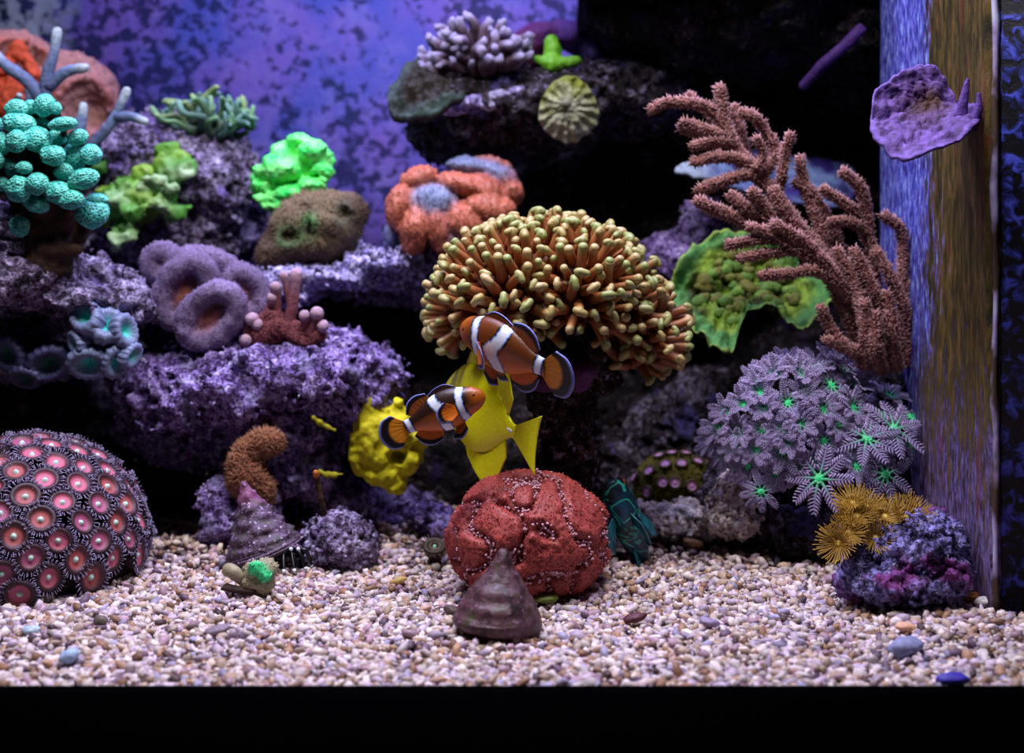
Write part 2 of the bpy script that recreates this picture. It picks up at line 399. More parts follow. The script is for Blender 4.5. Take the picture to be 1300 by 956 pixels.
# ---- overflow box in the right-hand corner
X0, YN, YE = 0.3005, 0.836, 1.078
ob = thing('overflow_box', 'tall algae-streaked overflow box in the right corner of the tank', 'overflow box', (0.38, 0.95, 0))
n = N('algae_film', 0.6, 0.3)
st = n.noise(1.0, 5, 0.65, n.vmap((90, 170, 42))); st2 = n.noise(1.0, 4, 0.7, n.vmap((60, 260, 90))); bl = n.noise(1, 3, 0.6, n.vmap((9, 9, 5), (2, 5, 1)))
alg = n.ramp(st, [(0.3, hexc('#0e0c06')), (0.46, hexc('#3c3412')), (0.58, hexc('#5c4a1c')), (0.72, hexc('#7c5a3c'))])
blue = n.ramp(st2, [(0.36, hexc('#141446')), (0.48, hexc('#4a48b0')), (0.58, hexc('#7c84d8')), (0.72, hexc('#a6d8e4'))])
fy = n.math('ADD', n.math('MULTIPLY', n.math('ADD', n.sep(1), 0.036), 11.0), n.math('ADD', n.math('MULTIPLY', n.math('SUBTRACT', bl, 0.5), 1.4), n.math('MULTIPLY', n.math('SUBTRACT', st, 0.5), 1.2)))
col = n.mix(n.ramp(fy, [(0.42, 0), (0.62, 1)]), alg, blue)
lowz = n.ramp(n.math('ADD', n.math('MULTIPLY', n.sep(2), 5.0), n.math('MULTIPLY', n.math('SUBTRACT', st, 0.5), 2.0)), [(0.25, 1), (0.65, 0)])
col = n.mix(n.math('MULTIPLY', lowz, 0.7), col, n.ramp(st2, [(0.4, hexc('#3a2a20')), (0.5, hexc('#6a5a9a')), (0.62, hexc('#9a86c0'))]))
red = n.ramp(n.noise(1, 3, 0.6, n.vmap((40, 70, 26), (1, 8, 2))), [(0.6, 0), (0.72, 0.5)])
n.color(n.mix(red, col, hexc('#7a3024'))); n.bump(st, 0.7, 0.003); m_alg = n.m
n = N('box_front', 0.5, 0.3); f = n.noise(95, 4, 0.6, None, 0.6)
n.color(n.ramp(f, [(0.48, hexc('#030308')), (0.54, hexc('#1c2468')), (0.62, hexc('#4450c0'))])); n.bump(f, 0.4, 0.002); m_bf = n.m
n = N('edge_film', 0.5, 0.4); n.color(n.ramp(n.noise(1, 3, 0.6, n.vmap((40, 40, 22))), [(0.4, hexc('#4a3a30')), (0.52, hexc('#a89ac8')), (0.62, hexc('#ccd0f0'))])); m_ed = n.m
# algae-grown side: a gently warped skin with real thickness
ny, nz = 46, 130
yy, zz = np.meshgrid(np.linspace(YN, YE, ny), np.linspace(-0.02, 0.66, nz), indexing='ij')
dx = 0.004 * fbm(np.stack([yy * 30, zz * 3, 0 * yy], -1).reshape(-1, 3), 3, 4).reshape(yy.shape)
Va = np.stack([X0 - 0.003 + dx, yy, zz], -1).reshape(-1, 3); Vb = np.stack([X0 + 0.012 + 0 * dx, yy, zz], -1).reshape(-1, 3)
I = np.arange(ny * nz).reshape(ny, nz); q = np.stack([I[:-1, :-1], I[:-1, 1:], I[1:, 1:], I[1:, :-1]], -1).reshape(-1, 4)
e = np.concatenate([I[0], I[1:, -1], I[-1, ::-1][1:], I[::-1, 0][1:-1]]); e2 = np.roll(e, -1); off = ny * nz
part('side_panel', np.vstack([Va, Vb]), [q, q[:, ::-1] + off, np.stack([e, e2, e2 + off, e + off], 1)[:, ::-1]], m_alg, ob)['label'] = 'olive-brown algae side with blue streaks'
part('front_panel', *box(X0 + 0.0045, XR, YN - 0.003, YN + 0.009, -0.02, 0.66), m_bf, ob, smooth=False)['label'] = 'black front with blue specks'
part('rear_panel', *box(X0 + 0.012, XR, YE - 0.006, YE, -0.02, 0.66), m_bf, ob, smooth=False)
P = np.stack([np.full(40, X0 + 0.001), np.full(40, YN - 0.0005), np.linspace(-0.01, 0.66, 40)], 1); P[:, 0] += 0.0008 * vnoise(P * 60)
part('edge_strip', *tube(P, 0.0022 + 0.0008 * vnoise(P * 90, 2), 7), m_ed, ob)['label'] = 'pale encrusted corner edge'

# ------------------------------------------------------------------ live rock
m_rock_purple = rock_mat('purple_live_rock', hexc('#0e0a12'), hexc('#443064'), hexc('#7e66a6'), hexc('#9c90c4'), 190, 60, 0.52, 0.58, (0.62, 0.56, 0.85))
m_rock_back = rock_mat('mauve_live_rock', hexc('#0f0b11'), hexc('#44344e'), hexc('#7c7090'), hexc('#74609a'), 150, 45, 0.48, 0.6, (0.55, 0.5, 0.72))
m_rock_shade = rock_mat('shade_dark_rock', hexc('#040405'), hexc('#1a1516'), hexc('#3a2e34'), hexc('#2a1a4c'), 150, 40, 0.2, 0.66, (0.03, 0.025, 0.05))  # near-black copy of the live rock: shade put into the colour
m_rock_brown = rock_mat('brown_live_rock', hexc('#070505'), hexc('#1c1516'), hexc('#3c3040'), hexc('#4a4078'), 160, 50, 0.35, 0.6, (0.16, 0.14, 0.24))
m_rock_pale = rock_mat('pale_live_rock', hexc('#3a322c'), hexc('#9c8c80'), hexc('#c8b8b0'), hexc('#d8d0d8'), 160, 70, 0.6)
m_rock_lav = rock_mat('lavender_ledge', hexc('#16121e'), hexc('#5c5480'), hexc('#9890c0'), hexc('#8078b8'), 150, 60, 0.6, 0.62, (0.62, 0.6, 0.85))
m_rock_pink = rock_mat('coralline_rock', hexc('#0f0a12'), hexc('#3c3056'), hexc('#7a74b0'), hexc('#98509a'), 180, 48, 0.45, 0.55)
def rock(name, label, lobes, mat, h=0.0026, amp=0.010, freq=32, cell=0.004, floor=True, group=None, cut=()):
    c = Clay(h, 0.012)
    for (x, y, D, rx, ry, rd) in lobes: c.ell(at(x, y, D), (px(rx, D), rd, px(ry, D)))
    for (x, y, D, rx, ry, rd) in cut: c.ell(at(x, y, D), (px(rx, D), rd, px(ry, D)), op='sub')
    c.noise(amp, freq, 3, len(label), 'fbm'); c.noise(cell * 1.35, freq * 2.6, 1, 3, 'cell'); c.noise(cell * .6, freq * 7, 1, 8, 'cell')
    V, F = c.build()
    Nn = vnormals(V, F); V = V + Nn * (0.0022 * fbm(V * 300, 2, 9))[:, None]
    V[:, 0] = np.where(V[:, 1] < 1.085, np.minimum(V[:, 0], 0.295), V[:, 0])
    if floor: V[:, 2] = np.maximum(V[:, 2], -0.006)
    return solo(name, V, F, mat, label, 'rock', group=group)

rock('live_rock', 'purple-flecked rock shelf at the left edge below the teal knob coral',
     [(20, 345, 1.03, 100, 38, 0.075), (110, 375, 1.04, 85, 30, 0.06), (160, 395, 1.05, 50, 22, 0.05), (30, 420, 1.08, 90, 60, 0.06), (5, 300, 1.02, 60, 40, 0.05)], m_rock_back, 0.0026, floor=False)
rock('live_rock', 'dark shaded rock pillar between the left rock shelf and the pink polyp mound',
     [(60, 520, 1.17, 150, 130, 0.075), (110, 610, 1.17, 150, 70, 0.08), (-20, 460, 1.16, 90, 90, 0.07)], m_rock_shade, 0.0046)  # the shelf's shade is painted in by the dark rock colour
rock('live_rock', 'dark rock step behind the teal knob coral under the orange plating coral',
     [(30, 215, 1.29, 95, 50, 0.05), (20, 290, 1.29, 110, 70, 0.05), (60, 370, 1.28, 130, 80, 0.05)], m_rock_shade, 0.0046, floor=False)
rock('live_rock', 'lumpy mauve rock against the back wall under the frilly green coral',
     [(215, 215, 1.23, 105, 65, 0.07), (255, 240, 1.22, 78, 72, 0.065), (165, 275, 1.22, 60, 55, 0.06), (240, 300, 1.23, 85, 45, 0.06), (170, 180, 1.24, 40, 30, 0.04)], m_rock_back, 0.0028, 0.011, 36, 0.006, floor=False)
rock('live_rock', 'big purple coralline rock behind the brown fuzzy finger coral',
     [(390, 470, 1.07, 115, 45, 0.075), (300, 490, 1.06, 90, 50, 0.07), (225, 490, 1.08, 75, 50, 0.06), (280, 545, 1.12, 95, 45, 0.06), (365, 545, 1.10, 70, 55, 0.06), (455, 495, 1.07, 45, 40, 0.05), (215, 535, 1.12, 60, 40, 0.05), (345, 610, 1.15, 80, 55, 0.05), (235, 520, 1.05, 48, 28, 0.04), (350, 540, 1.045, 55, 30, 0.035), (385, 590, 1.07, 42, 34, 0.04)], m_rock_purple, 0.0026, 0.010, 40, 0.006)
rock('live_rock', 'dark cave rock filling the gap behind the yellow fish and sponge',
     [(480, 480, 1.25, 130, 110, 0.07), (560, 560, 1.24, 150, 110, 0.07), (420, 420, 1.25, 110, 60, 0.07), (640, 480, 1.27, 120, 130, 0.06)], m_rock_shade, 0.0046)  # fills a black gap; the shade there is put into its colour
rock('live_rock', 'narrow rock ledge with a lavender scaly top left of the branching hammer coral',
     [(420, 350, 1.14, 90, 14, 0.055), (490, 335, 1.14, 55, 15, 0.055), (362, 368, 1.12, 36, 13, 0.035), (470, 372, 1.23, 90, 24, 0.035), (400, 325, 1.20, 60, 35, 0.04), (545, 345, 1.2, 60, 40, 0.05), (600, 340, 1.2, 60, 45, 0.05)], m_rock_lav, 0.0027, 0.008, 40, 0.005, floor=False)
rock('live_rock', 'overhanging brown rock shelf in the upper middle under the violet cluster coral',
     [(600, 130, 1.19, 85, 40, 0.06), (690, 140, 1.2, 90, 48, 0.07), (790, 125, 1.22, 100, 45, 0.07), (580, 170, 1.2, 55, 32, 0.05), (640, 165, 1.22, 90, 35, 0.06)], m_rock_brown, 0.0028, 0.010, 34, 0.005, floor=False)
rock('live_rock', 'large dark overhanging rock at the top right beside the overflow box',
     [(860, 30, 1.22, 105, 60, 0.10), (970, 20, 1.2, 110, 75, 0.11), (1070, 30, 1.2, 95, 85, 0.10), (930, -60, 1.16, 260, 60, 0.12), (1090, 110, 1.24, 60, 60, 0.06), (790, 10, 1.24, 50, 40, 0.06)], m_rock_shade, 0.0046, 0.014, 28, 0.006, floor=False)  # topmost lobe, out of view, is shaped to block light above the recess
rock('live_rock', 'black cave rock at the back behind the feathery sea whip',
     [(760, 300, 1.33, 130, 150, 0.06), (900, 280, 1.32, 150, 170, 0.06), (1040, 280, 1.31, 140, 190, 0.07), (850, 480, 1.31, 200, 150, 0.07), (1050, 500, 1.29, 160, 170, 0.08), (740, 190, 1.35, 80, 80, 0.04), (900, 130, 1.33, 170, 110, 0.05), (800, 90, 1.35, 60, 60, 0.03)], m_rock_shade, 0.0052, 0.014, 26, 0.005)  # shade of the deep recess is painted into this mass
rock('live_rock', 'dim bluish rock pile deep behind the small olive polyp mound',
     [(850, 545, 1.2, 55, 45, 0.04), (895, 510, 1.2, 50, 40, 0.04), (800, 590, 1.21, 60, 40, 0.04), (860, 600, 1.19, 75, 40, 0.045)], m_rock_brown, 0.0028, 0.010, 38, 0.005)
rock('live_rock', 'violet rock lump behind the left rim of the green plate coral',
     [(850, 330, 1.2, 45, 35, 0.04), (895, 285, 1.2, 28, 32, 0.03), (870, 370, 1.21, 50, 40, 0.05)], m_rock_purple, 0.0026, 0.007, 45, 0.004, floor=False)
rock('live_rock', 'pale stone slab under the small olive polyp mound',
     [(850, 656, 1.035, 48, 15, 0.022), (818, 652, 1.04, 28, 13, 0.02), (888, 652, 1.035, 30, 17, 0.022), (855, 668, 1.03, 50, 10, 0.02)], m_rock_pale, 0.0016, 0.005, 60, 0.003)
rock('live_rock', 'pale blue-grey stone at the left foot of the lavender feather polyps',
     [(930, 628, 1.0, 22, 28, 0.018), (922, 655, 1.0, 26, 22, 0.02), (945, 650, 1.0, 20, 26, 0.018)], m_rock_pale, 0.0016, 0.005, 60, 0.003)
rock('live_rock', 'dark rock base carrying the lavender feather polyps',
     [(1000, 590, 1.04, 85, 60, 0.05), (1090, 600, 1.04, 90, 75, 0.05), (1040, 660, 1.03, 120, 45, 0.06), (950, 640, 1.03, 55, 40, 0.045), (1140, 660, 1.02, 60, 55, 0.05)], m_rock_brown, 0.0026, 0.009, 40, 0.005)
rock('live_rock', 'shadowed rock holding the foot of the sea whip by the overflow box',
     [(1110, 490, 1.045, 55, 38, 0.04), (1090, 540, 1.07, 70, 50, 0.05), (1150, 560, 1.05, 40, 60, 0.03)], m_rock_brown, 0.0026, 0.008, 42, 0.005)
rock('live_rock', 'knobbly blue and magenta rock under the yellow polyps beside the overflow box',
     [(1165, 690, 0.86, 42, 30, 0.028), (1150, 730, 0.855, 62, 30, 0.035), (1195, 725, 0.86, 30, 36, 0.028), (1105, 735, 0.86, 40, 20, 0.025), (1115, 690, 0.875, 45, 32, 0.028), (1180, 665, 0.875, 28, 16, 0.02)], m_rock_pink, 0.0014, 0.006, 70, 0.003,
     cut=[(1180, 735, 0.822, 26, 12, 0.012)])
rock('live_rock', 'small purple rock with a raised corner under the brown fuzzy finger coral',
     [(300, 650, 1.02, 40, 36, 0.03), (275, 630, 1.02, 18, 18, 0.015), (330, 640, 1.03, 26, 28, 0.025), (290, 680, 1.02, 32, 14, 0.028)], m_rock_purple, 0.0018, 0.006, 60, 0.003)
rock('live_rock', 'low grey-brown rock with a thin upright stalk right of the hermit crab',
     [(430, 685, 0.965, 42, 33, 0.028), (455, 695, 0.965, 22, 24, 0.02), (408, 700, 0.965, 26, 18, 0.02)], m_rock_back, 0.0015, 0.005, 65, 0.003)
rock('live_rock', 'purple encrusted rock foot below the yellow sponge',
     [(440, 630, 1.10, 50, 30, 0.035), (490, 650, 1.12, 60, 32, 0.035)], m_rock_purple, 0.0022, 0.007, 50, 0.004)
rock('live_rock', 'small violet rubble stone left of the red brain coral',
     [(548, 655, 1.06, 24, 14, 0.018), (565, 668, 1.05, 20, 14, 0.015)], m_rock_purple, 0.0016, 0.004, 70, 0.003)
# ------------------------------------------------------------------ coral building blocks
m_flesh = attr_mat('coral_flesh', 0.5, 0.35, 170, 380, 0.4, 0.0012, 0.35)
m_rough = attr_mat('rough_coral', 0.65, 0.45, 220, 260, 0.7, 0.002, 0.2)
m_fuzz = attr_mat('fuzzy_coral', 0.8, 0.4, 320, 600, 0.8, 0.0012, 0.15)
m_polyp = attr_mat('polyp_flesh', 0.45, 0.25, 500, 900, 0.3, 0.0005, 0.4)

def spikes(P, Nn, ln, r, col, tipcol=None, sides=3, bend=0.0):
    """small pointed tentacles standing on points P along Nn; returns V, F, C"""
    c = len(P); Nn = nrm(Nn); A = nrm(np.cross(Nn, np.array([0.3, 0.2, 0.93]))); B = np.cross(Nn, A)
    ln = np.zeros(c) + ln; r = np.zeros(c) + r; th = np.arange(sides) * 2 * np.pi / sides
    ring = P[:, None] + r[:, None, None] * (np.cos(th)[None, :, None] * A[:, None] + np.sin(th)[None, :, None] * B[:, None])
    tip = P + Nn * ln[:, None] + (rng.normal(size=(c, 3)) * bend * ln[:, None] if bend else 0)
    V = np.concatenate([ring, tip[:, None]], 1); m = sides + 1
    F = np.array([[j, (j + 1) % sides, sides] for j in range(sides)]); F = (F[None] + (np.arange(c) * m)[:, None, None]).reshape(-1, 3)
    C = np.zeros((c, m, 3)) + (np.array(col) if np.ndim(col) == 1 else np.asarray(col)[:, None]); C[:, -1] = np.array(tipcol if tipcol is not None else col) if tipcol is not None or np.ndim(col) == 1 else col
    return V.reshape(-1, 3), F, C.reshape(-1, 3)
def on_surface(V, F, cnt):
    """random points and normals on a quad or tri mesh"""
    f = F if not isinstance(F, list) else F[0]
    a, b, c = V[f[:, 0]], V[f[:, 1]], V[f[:, 2]]; n = np.cross(b - a, c - a); A = np.linalg.norm(n, axis=1); i = rng.choice(len(f), cnt, p=A / A.sum())
    u, v = rng.random((2, cnt, 1)); s = u + v > 1; u, v = np.where(s, 1 - u, u), np.where(s, 1 - v, v)
    return a[i] + u * (b[i] - a[i]) + v * (c[i] - a[i]), nrm(n[i]), f[i, 0]
def plate(outline, centre, nr=26, nt=110, thick=0.004, bulge=0.0, wav=0.0, wfreq=9, seed=0, power=1.0, rough=0.0015):
    """a curled sheet between a centre and a closed rim, two-sided with real thickness; returns V, F, r"""
    O = closed(np.array(outline), nt); C = np.array(centre); r = np.linspace(0, 1, nr) ** power
    th = np.linspace(0, 2 * np.pi, nt, endpoint=False)
    ax = np.zeros(3)
    for i in range(nt): ax += np.cross(O[i] - C, O[(i + 1) % nt] - C)
    ax = nrm(ax)
    if ax[1] > 0: ax = -ax
    P = C + (O - C)[None] * r[:, None, None]
    off = bulge * (1 - r ** 2)[:, None] + wav * (r ** 2)[:, None] * np.sin(th * wfreq + seed)[None] + rough * fbm((P * 130).reshape(-1, 3), 3, seed).reshape(P.shape[:2])
    P = P + ax * off[..., None]
    T = P - ax * (thick * (1 - 0.6 * r[:, None] ** 3))[..., None]
    I = np.arange(nr * nt).reshape(nr, nt); J = np.roll(I, -1, 1)
    q = np.stack([I[:-1], I[1:], J[1:], J[:-1]], -1).reshape(-1, 4); off2 = nr * nt
    V = np.vstack([P.reshape(-1, 3), T.reshape(-1, 3)])
    n0 = np.cross(V[q[5 * nt, 1]] - V[q[5 * nt, 0]], V[q[5 * nt, 3]] - V[q[5 * nt, 0]])
    if n0 @ ax < 0: q = q[:, ::-1]
    e = I[-1]; e2 = J[-1]; side = np.stack([e, e + off2, e2 + off2, e2], 1)
    if n0 @ ax < 0: side = side[:, ::-1]
    rr = np.concatenate([np.repeat(r, nt)] * 2); top = np.concatenate([np.ones(off2), np.zeros(off2)])
    return V, [np.vstack([q, q[:, ::-1] + off2, side])], rr, top, ax
def lobed(V, F, amp, freq, seed=0): return V + vnormals(V, F) * (amp * fbm(V * freq, 3, seed))[:, None]

# ------------------------------------------------------------------ left side
# orange plating coral, two curled whorls
D = 1.25; c = Clay(0.0022, 0.006); o1, o2, br = hexc('#c8502c'), hexc('#8a3020'), hexc('#b08078')
c.ell(at(15, 110, D), (px(75, D), 0.045, px(70, D)), br); c.ell(at(100, 130, D + 0.02), (px(48, D), 0.04, px(62, D)), br)
c.ell(at(20, 75, D - 0.045), (px(48, D), 0.035, px(34, D)), o1, 'sub', 0.004); c.ell(at(105, 140, D - 0.03), (px(34, D), 0.045, px(46, D)), o2, 'sub', 0.004)
c.ell(at(25, 130, D - 0.05), (px(40, D), 0.02, px(38, D)), o1); c.path([at(0, 95, D - 0.06), at(25, 60, D - 0.055), at(45, 95, D - 0.06)], px(8, D), o1)
c.noise(0.005, 55, 3, 4); c.noise(.003, 160, 1, 2, 'cell'); V, F = c.build()
solo('plating_coral', V, F, m_rough, 'orange-red plating coral with pinkish rims in the top left corner', 'coral', c.colors(V, 0.004))

# slim grey-blue branching coral
D = 1.13
br = thing('staghorn_coral', 'slim grey-blue branching coral with pale tips in front of the orange plating coral', 'coral', at(90, 190, D))
g1, g2, g3 = hexc('#4c5878'), hexc('#7488a8'), hexc('#b8c8cc')
for pts, r in (([(62, 150, 0), (58, 105, 0), (68, 70, 0), (73, 40, 0)], 8), ([(60, 112, 0), (82, 92, 0), (108, 86, 0)], 8), ([(-15, 62, 0), (10, 85, 0), (40, 108, 0), (62, 150, 0)][::-1], 9),
               ([(98, 190, 0), (102, 160, 0), (106, 136, 0)], 8), ([(110, 192, .01), (135, 165, .01), (150, 140, .01), (161, 115, .01)], 7), ([(146, 148, .01), (165, 148, .01), (184, 154, .01)], 7), ([(38, 130, 0), (38, 118, 0), (36, 112, 0)], 6), ([(20, 135, 0), (22, 128, 0), (24, 122, -.01)], 6)):
    P = along([at(a, b, D + d) for a, b, d in pts], 14); t = np.linspace(0, 1, 14)
    V, F = tube(P, px(r, D) * (1.1 - 0.35 * t), 10); V = lobed(V, F, 0.0012, 160)
    tt = np.concatenate([np.repeat(np.concatenate([t, [1, 1]]), 10), [0, 1]])[:, None]
    C = np.where(tt < 0.7, g1 + (g2 - g1) * tt / 0.7, g2 + (g3 - g2) * np.clip((tt - 0.7) / 0.25, 0, 1)); part('branch', V, F, m_rough, br, C)

# teal knob coral
D = 0.985
n = N('teal_knob', 0.6, 0.3); v = n.voro(5.2); big = n.noise(1.3, 2)
n.color(n.mix(n.ramp(v, [(0.2, 0.95), (0.42, 0)]), n.mix(n.ramp(big, [(0.35, 0), (0.65, 1)]), hexc('#38b8a8'), hexc('#7cecd8')), hexc('#22343c'))); n.bump(v, 0.8, 0.0015); m_teal = n.m
n = N('brown_stem', 0.7, 0.2); n.color(n.ramp(n.noise(120, 4), [(0.3, hexc('#1a110e')), (0.7, hexc('#4a3428'))])); n.bump(n.noise(220, 3), 0.6, 0.002); m_stem = n.m
tk = thing('knob_coral', 'teal knob coral with dark speckles and a brown stem at the left edge', 'coral', at(55, 320, D))
knobs = [(85, 160, 50, 46), (160, 150, 36, 32), (235, 140, 46, 52), (295, 155, 26, 28), (105, 240, 74, 50), (330, 240, 62, 33), (85, 330, 46, 50), (15, 340, 34, 50), (195, 320, 66, 56), (280, 405, 56, 46), (300, 310, 46, 40), (410, 310, 46, 36), (400, 410, 66, 64), (480, 400, 48, 46), (35, 465, 58, 38), (125, 470, 36, 30), (100, 580, 56, 60), (195, 555, 50, 50), (190, 660, 60, 38), (305, 600, 62, 52), (375, 640, 56, 46), (440, 530, 68, 46), (490, 710, 70, 68), (510, 640, 50, 30), (105, 780, 46, 46), (335, 490, 42, 40), (10, 555, 30, 32), (-40, 250, 50, 46), (-40, 430, 50, 46), (240, 215, 44, 36)]
B, BF = ico(4); kmesh = []
for k in range(5):
    Vk = B * (1 + 0.14 * fbm(B * 1.4 + k * 5.1, 2, k))[:, None]; Vk = Vk * (1 + 0.05 * (0.6 - worley(B * 5 + k, k)))[:, None]; kmesh.append(mesh_np('knob', Vk, BF, m_teal))
core = at(45, 270, D + 0.02)
stem = Clay(0.0024, 0.006); stem.path([at(60, 335, D + .01), at(55, 290, D + .01), at(45, 240, D + .02)], [px(34, D), px(30, D), px(22, D)]); stem.path([at(60, 320, D), at(100, 315, D)], [px(16, D), px(8, D)])
for i, (x, y, rx, ry) in enumerate(knobs):
    X, Y = x * .2406, 100 + y * .2406; d = D - 0.028 * (1 - ((X - 50) / 95) ** 2 - ((Y - 215) / 110) ** 2) + random.uniform(-.006, .006) + (0.018 if i in (12, 14, 25, 29, 10) else 0)
    p = at(X, Y, d); o = link('knob', kmesh[i % 5], tk, p - np.array(tk.location)); o.scale = (px(rx * .2406, d) * 1.22, px((rx + ry) / 2 * .2406, d), px(ry * .2406, d) * 1.2); o.rotation_euler = (0, random.uniform(-.3, .3), 0)
    q = p + np.array([(-p[0] + core[0]) * .35, 0.026, -0.016]); stem.cap(q, p + [0, .006, -.003], 0.005, 0.003); stem.cap(core, q, 0.008, 0.005)
stem.noise(0.003, 80, 2); V, F = stem.build(); part('stem', V, F, m_stem, tk)['label'] = 'dark brown stem'

# green algae tufts on the back-left rock
D = 1.15; g = hexc('#4e9430'); gy = hexc('#8cb83c'); gt = hexc('#c0dcae')
c = Clay(0.0018, 0.005)
for _ in range(40):
    a = np.array([random.gauss(170, 22), random.gauss(258, 18)]); p = at(a[0], a[1], D + random.uniform(-.02, .03)); c.ell(p, np.array([1, 1, .8]) * random.uniform(.006, .012), g if random.random() < .6 else gy)
for x, y in ((216, 240), (200, 232), (182, 235), (150, 250), (143, 300), (150, 310), (205, 262), (165, 300), (135, 265)):
    q = at(x, y, D - .02); p = at(x * .6 + 68, y * .6 + 104, D); c.cap(p, q, .006, .0035, g); c.ell(q, .0042, gt)
c.noise(0.006, 95, 3, 3); c.noise(.002, 260, 1, 4); V, F = c.build(); solo('green_coral', V, F, m_flesh, 'bright green lumpy coral between the teal knob coral and the mauve rock', 'coral', c.colors(V))
c = Clay(0.0018, 0.005)
for x, y in ((214, 190), (224, 195), (232, 200), (205, 205), (218, 210), (228, 215), (212, 222), (236, 212), (222, 228), (207, 195)):
    c.ell(at(x, y, D + .005 + random.uniform(-.008, .008)), np.array([1, .9, 1]) * random.uniform(.0055, .0085), gy if random.random() < .5 else g)
c.cap(at(212, 222, D), at(240, 222, D - .01), .005, .0035, gt); c.noise(0.005, 110, 3, 6); V, F = c.build()
solo('green_coral', V, F, m_flesh, 'small yellow-green coral tuft on the face of the mauve rock', 'coral', c.colors(V))

# frilly grey-green coral
D = 1.2
fc = thing('frilly_coral', 'frilly grey-green finger coral on top of the mauve rock', 'coral', at(262, 165, D))
fm = []
for k in range(4):
    P = along([(0, 0, 0), (.1 + .05 * k, .02, .45), (.02, .1 - .1 * k, .8), (-.12, .05, 1.0)], 9); t = np.linspace(0, 1, 9); V, F = tube(P, .11 * (1 - .45 * t), 7)
    V[:, 0] *= 1.35; tt = np.concatenate([np.repeat(np.concatenate([t, [1, 1]]), 7), [0, 1]])[:, None]
    fm.append(mesh_np('finger', V, F, m_flesh, hexc('#2c3c38') * (1 - tt) + hexc(['#84b880', '#6ca090', '#a0c478', '#7cb09c'][k]) * tt))
for i in range(70):
    a = random.uniform(-1, 1); b = random.uniform(-.9, .5); d = nrm([a * 1.25, b, .55 + random.uniform(-.3, .5)])
    put('finger', fm[i % 4], fc, at(262 + a * 30, 168 + random.uniform(-10, 8), D + b * .02), d, px(random.uniform(34, 50), D), random.uniform(0, 6.3))

# neon green coral
D = 1.16
n = N('neon_green', 0.45, 0.4); f = n.noise(70, 2); n.color(n.ramp(f, [(0.3, hexc('#18e860')), (0.7, hexc('#90ff88'))])); n.bump(n.noise(200, 2), .3, .001); m_neon = n.m
c = Clay(0.0015, 0.003)
lob = [(345, 235, 24, 20), (375, 195, 26, 20), (395, 190, 20, 18), (405, 205, 18, 14), (360, 215, 28, 22), (385, 215, 26, 18), (350, 250, 22, 14), (372, 245, 24, 16), (395, 235, 18, 14), (400, 220, 18, 12), (362, 262, 16, 14), (335, 225, 14, 14), (380, 180, 14, 10)]
for x, y, rx, ry in lob: c.ell(at(x, y, D + random.uniform(-.012, .012) - .01), (px(rx, D), .018, px(ry, D) * .8), k=.002)
for i in range(46):   # pleated folds
    x, y, rx, ry = lob[i % len(lob)]; a = random.uniform(0, 6.28); p = at(x + rx * .75 * math.cos(a), y + ry * .75 * math.sin(a), D - .017 + random.uniform(-.004, .006)); c.ell(p, (random.uniform(.004, .009), .007, random.uniform(.0025, .004)), k=.0015)
c.ell(at(372, 262, D + .01), (px(26, D), .02, px(30, D)), k=.002); c.noise(.0035, 90, 2, 8); c.noise(.0022, 230, 1, 5, 'cell')
V, F = c.build(); solo('neon_coral', V, F, m_neon, 'neon green pleated coral glowing in front of the back wall', 'coral')

# olive-brown fleshy coral below it
D = 1.13; o1, o2, og = hexc('#58473a'), hexc('#7c6c54'), hexc('#3fae62')
c = Clay(0.0017, 0.007)
for x, y, rx, ry, co in ((400, 285, 52, 42, o2), (372, 305, 34, 34, o1), (430, 280, 30, 34, o2), (445, 268, 20, 16, o1), (400, 310, 48, 26, o1), (350, 318, 20, 18, o1), (345, 330, 16, 10, o1)): c.ell(at(x, y, D), (px(rx, D), .03, px(ry, D)), co)
c.ell(at(366, 300, D - .032), (px(13, D), .012, px(8, D)), og, 'sub', .003); c.ell(at(392, 288, D - .033), (px(5, D), .01, px(13, D)), og, 'sub', .003); c.ell(at(436, 272, D - .03), (px(7, D), .012, px(11, D)), hexc('#4a6a5c'), 'sub', .003); c.ell(at(385, 262, D - .03), (px(9, D), .01, px(5, D)), o1 * .6, 'sub', .003)
c.noise(.0025, 90, 2, 2); V, F = c.build(); Cc = c.colors(V, .0022)
P, Nn, vi = on_surface(V, F, 2600); sV, sF, sC = spikes(P, Nn, .0036, .0008, Cc[vi] * 1.25)
t = thing('fleshy_coral', 'olive-brown fleshy coral with green slits on the narrow ledge', 'coral', at(400, 330, D)); part('body', V, F, m_fuzz, t, Cc); part('tentacle_fuzz', sV, sF, m_fuzz, t, sC)['kind'] = 'stuff'

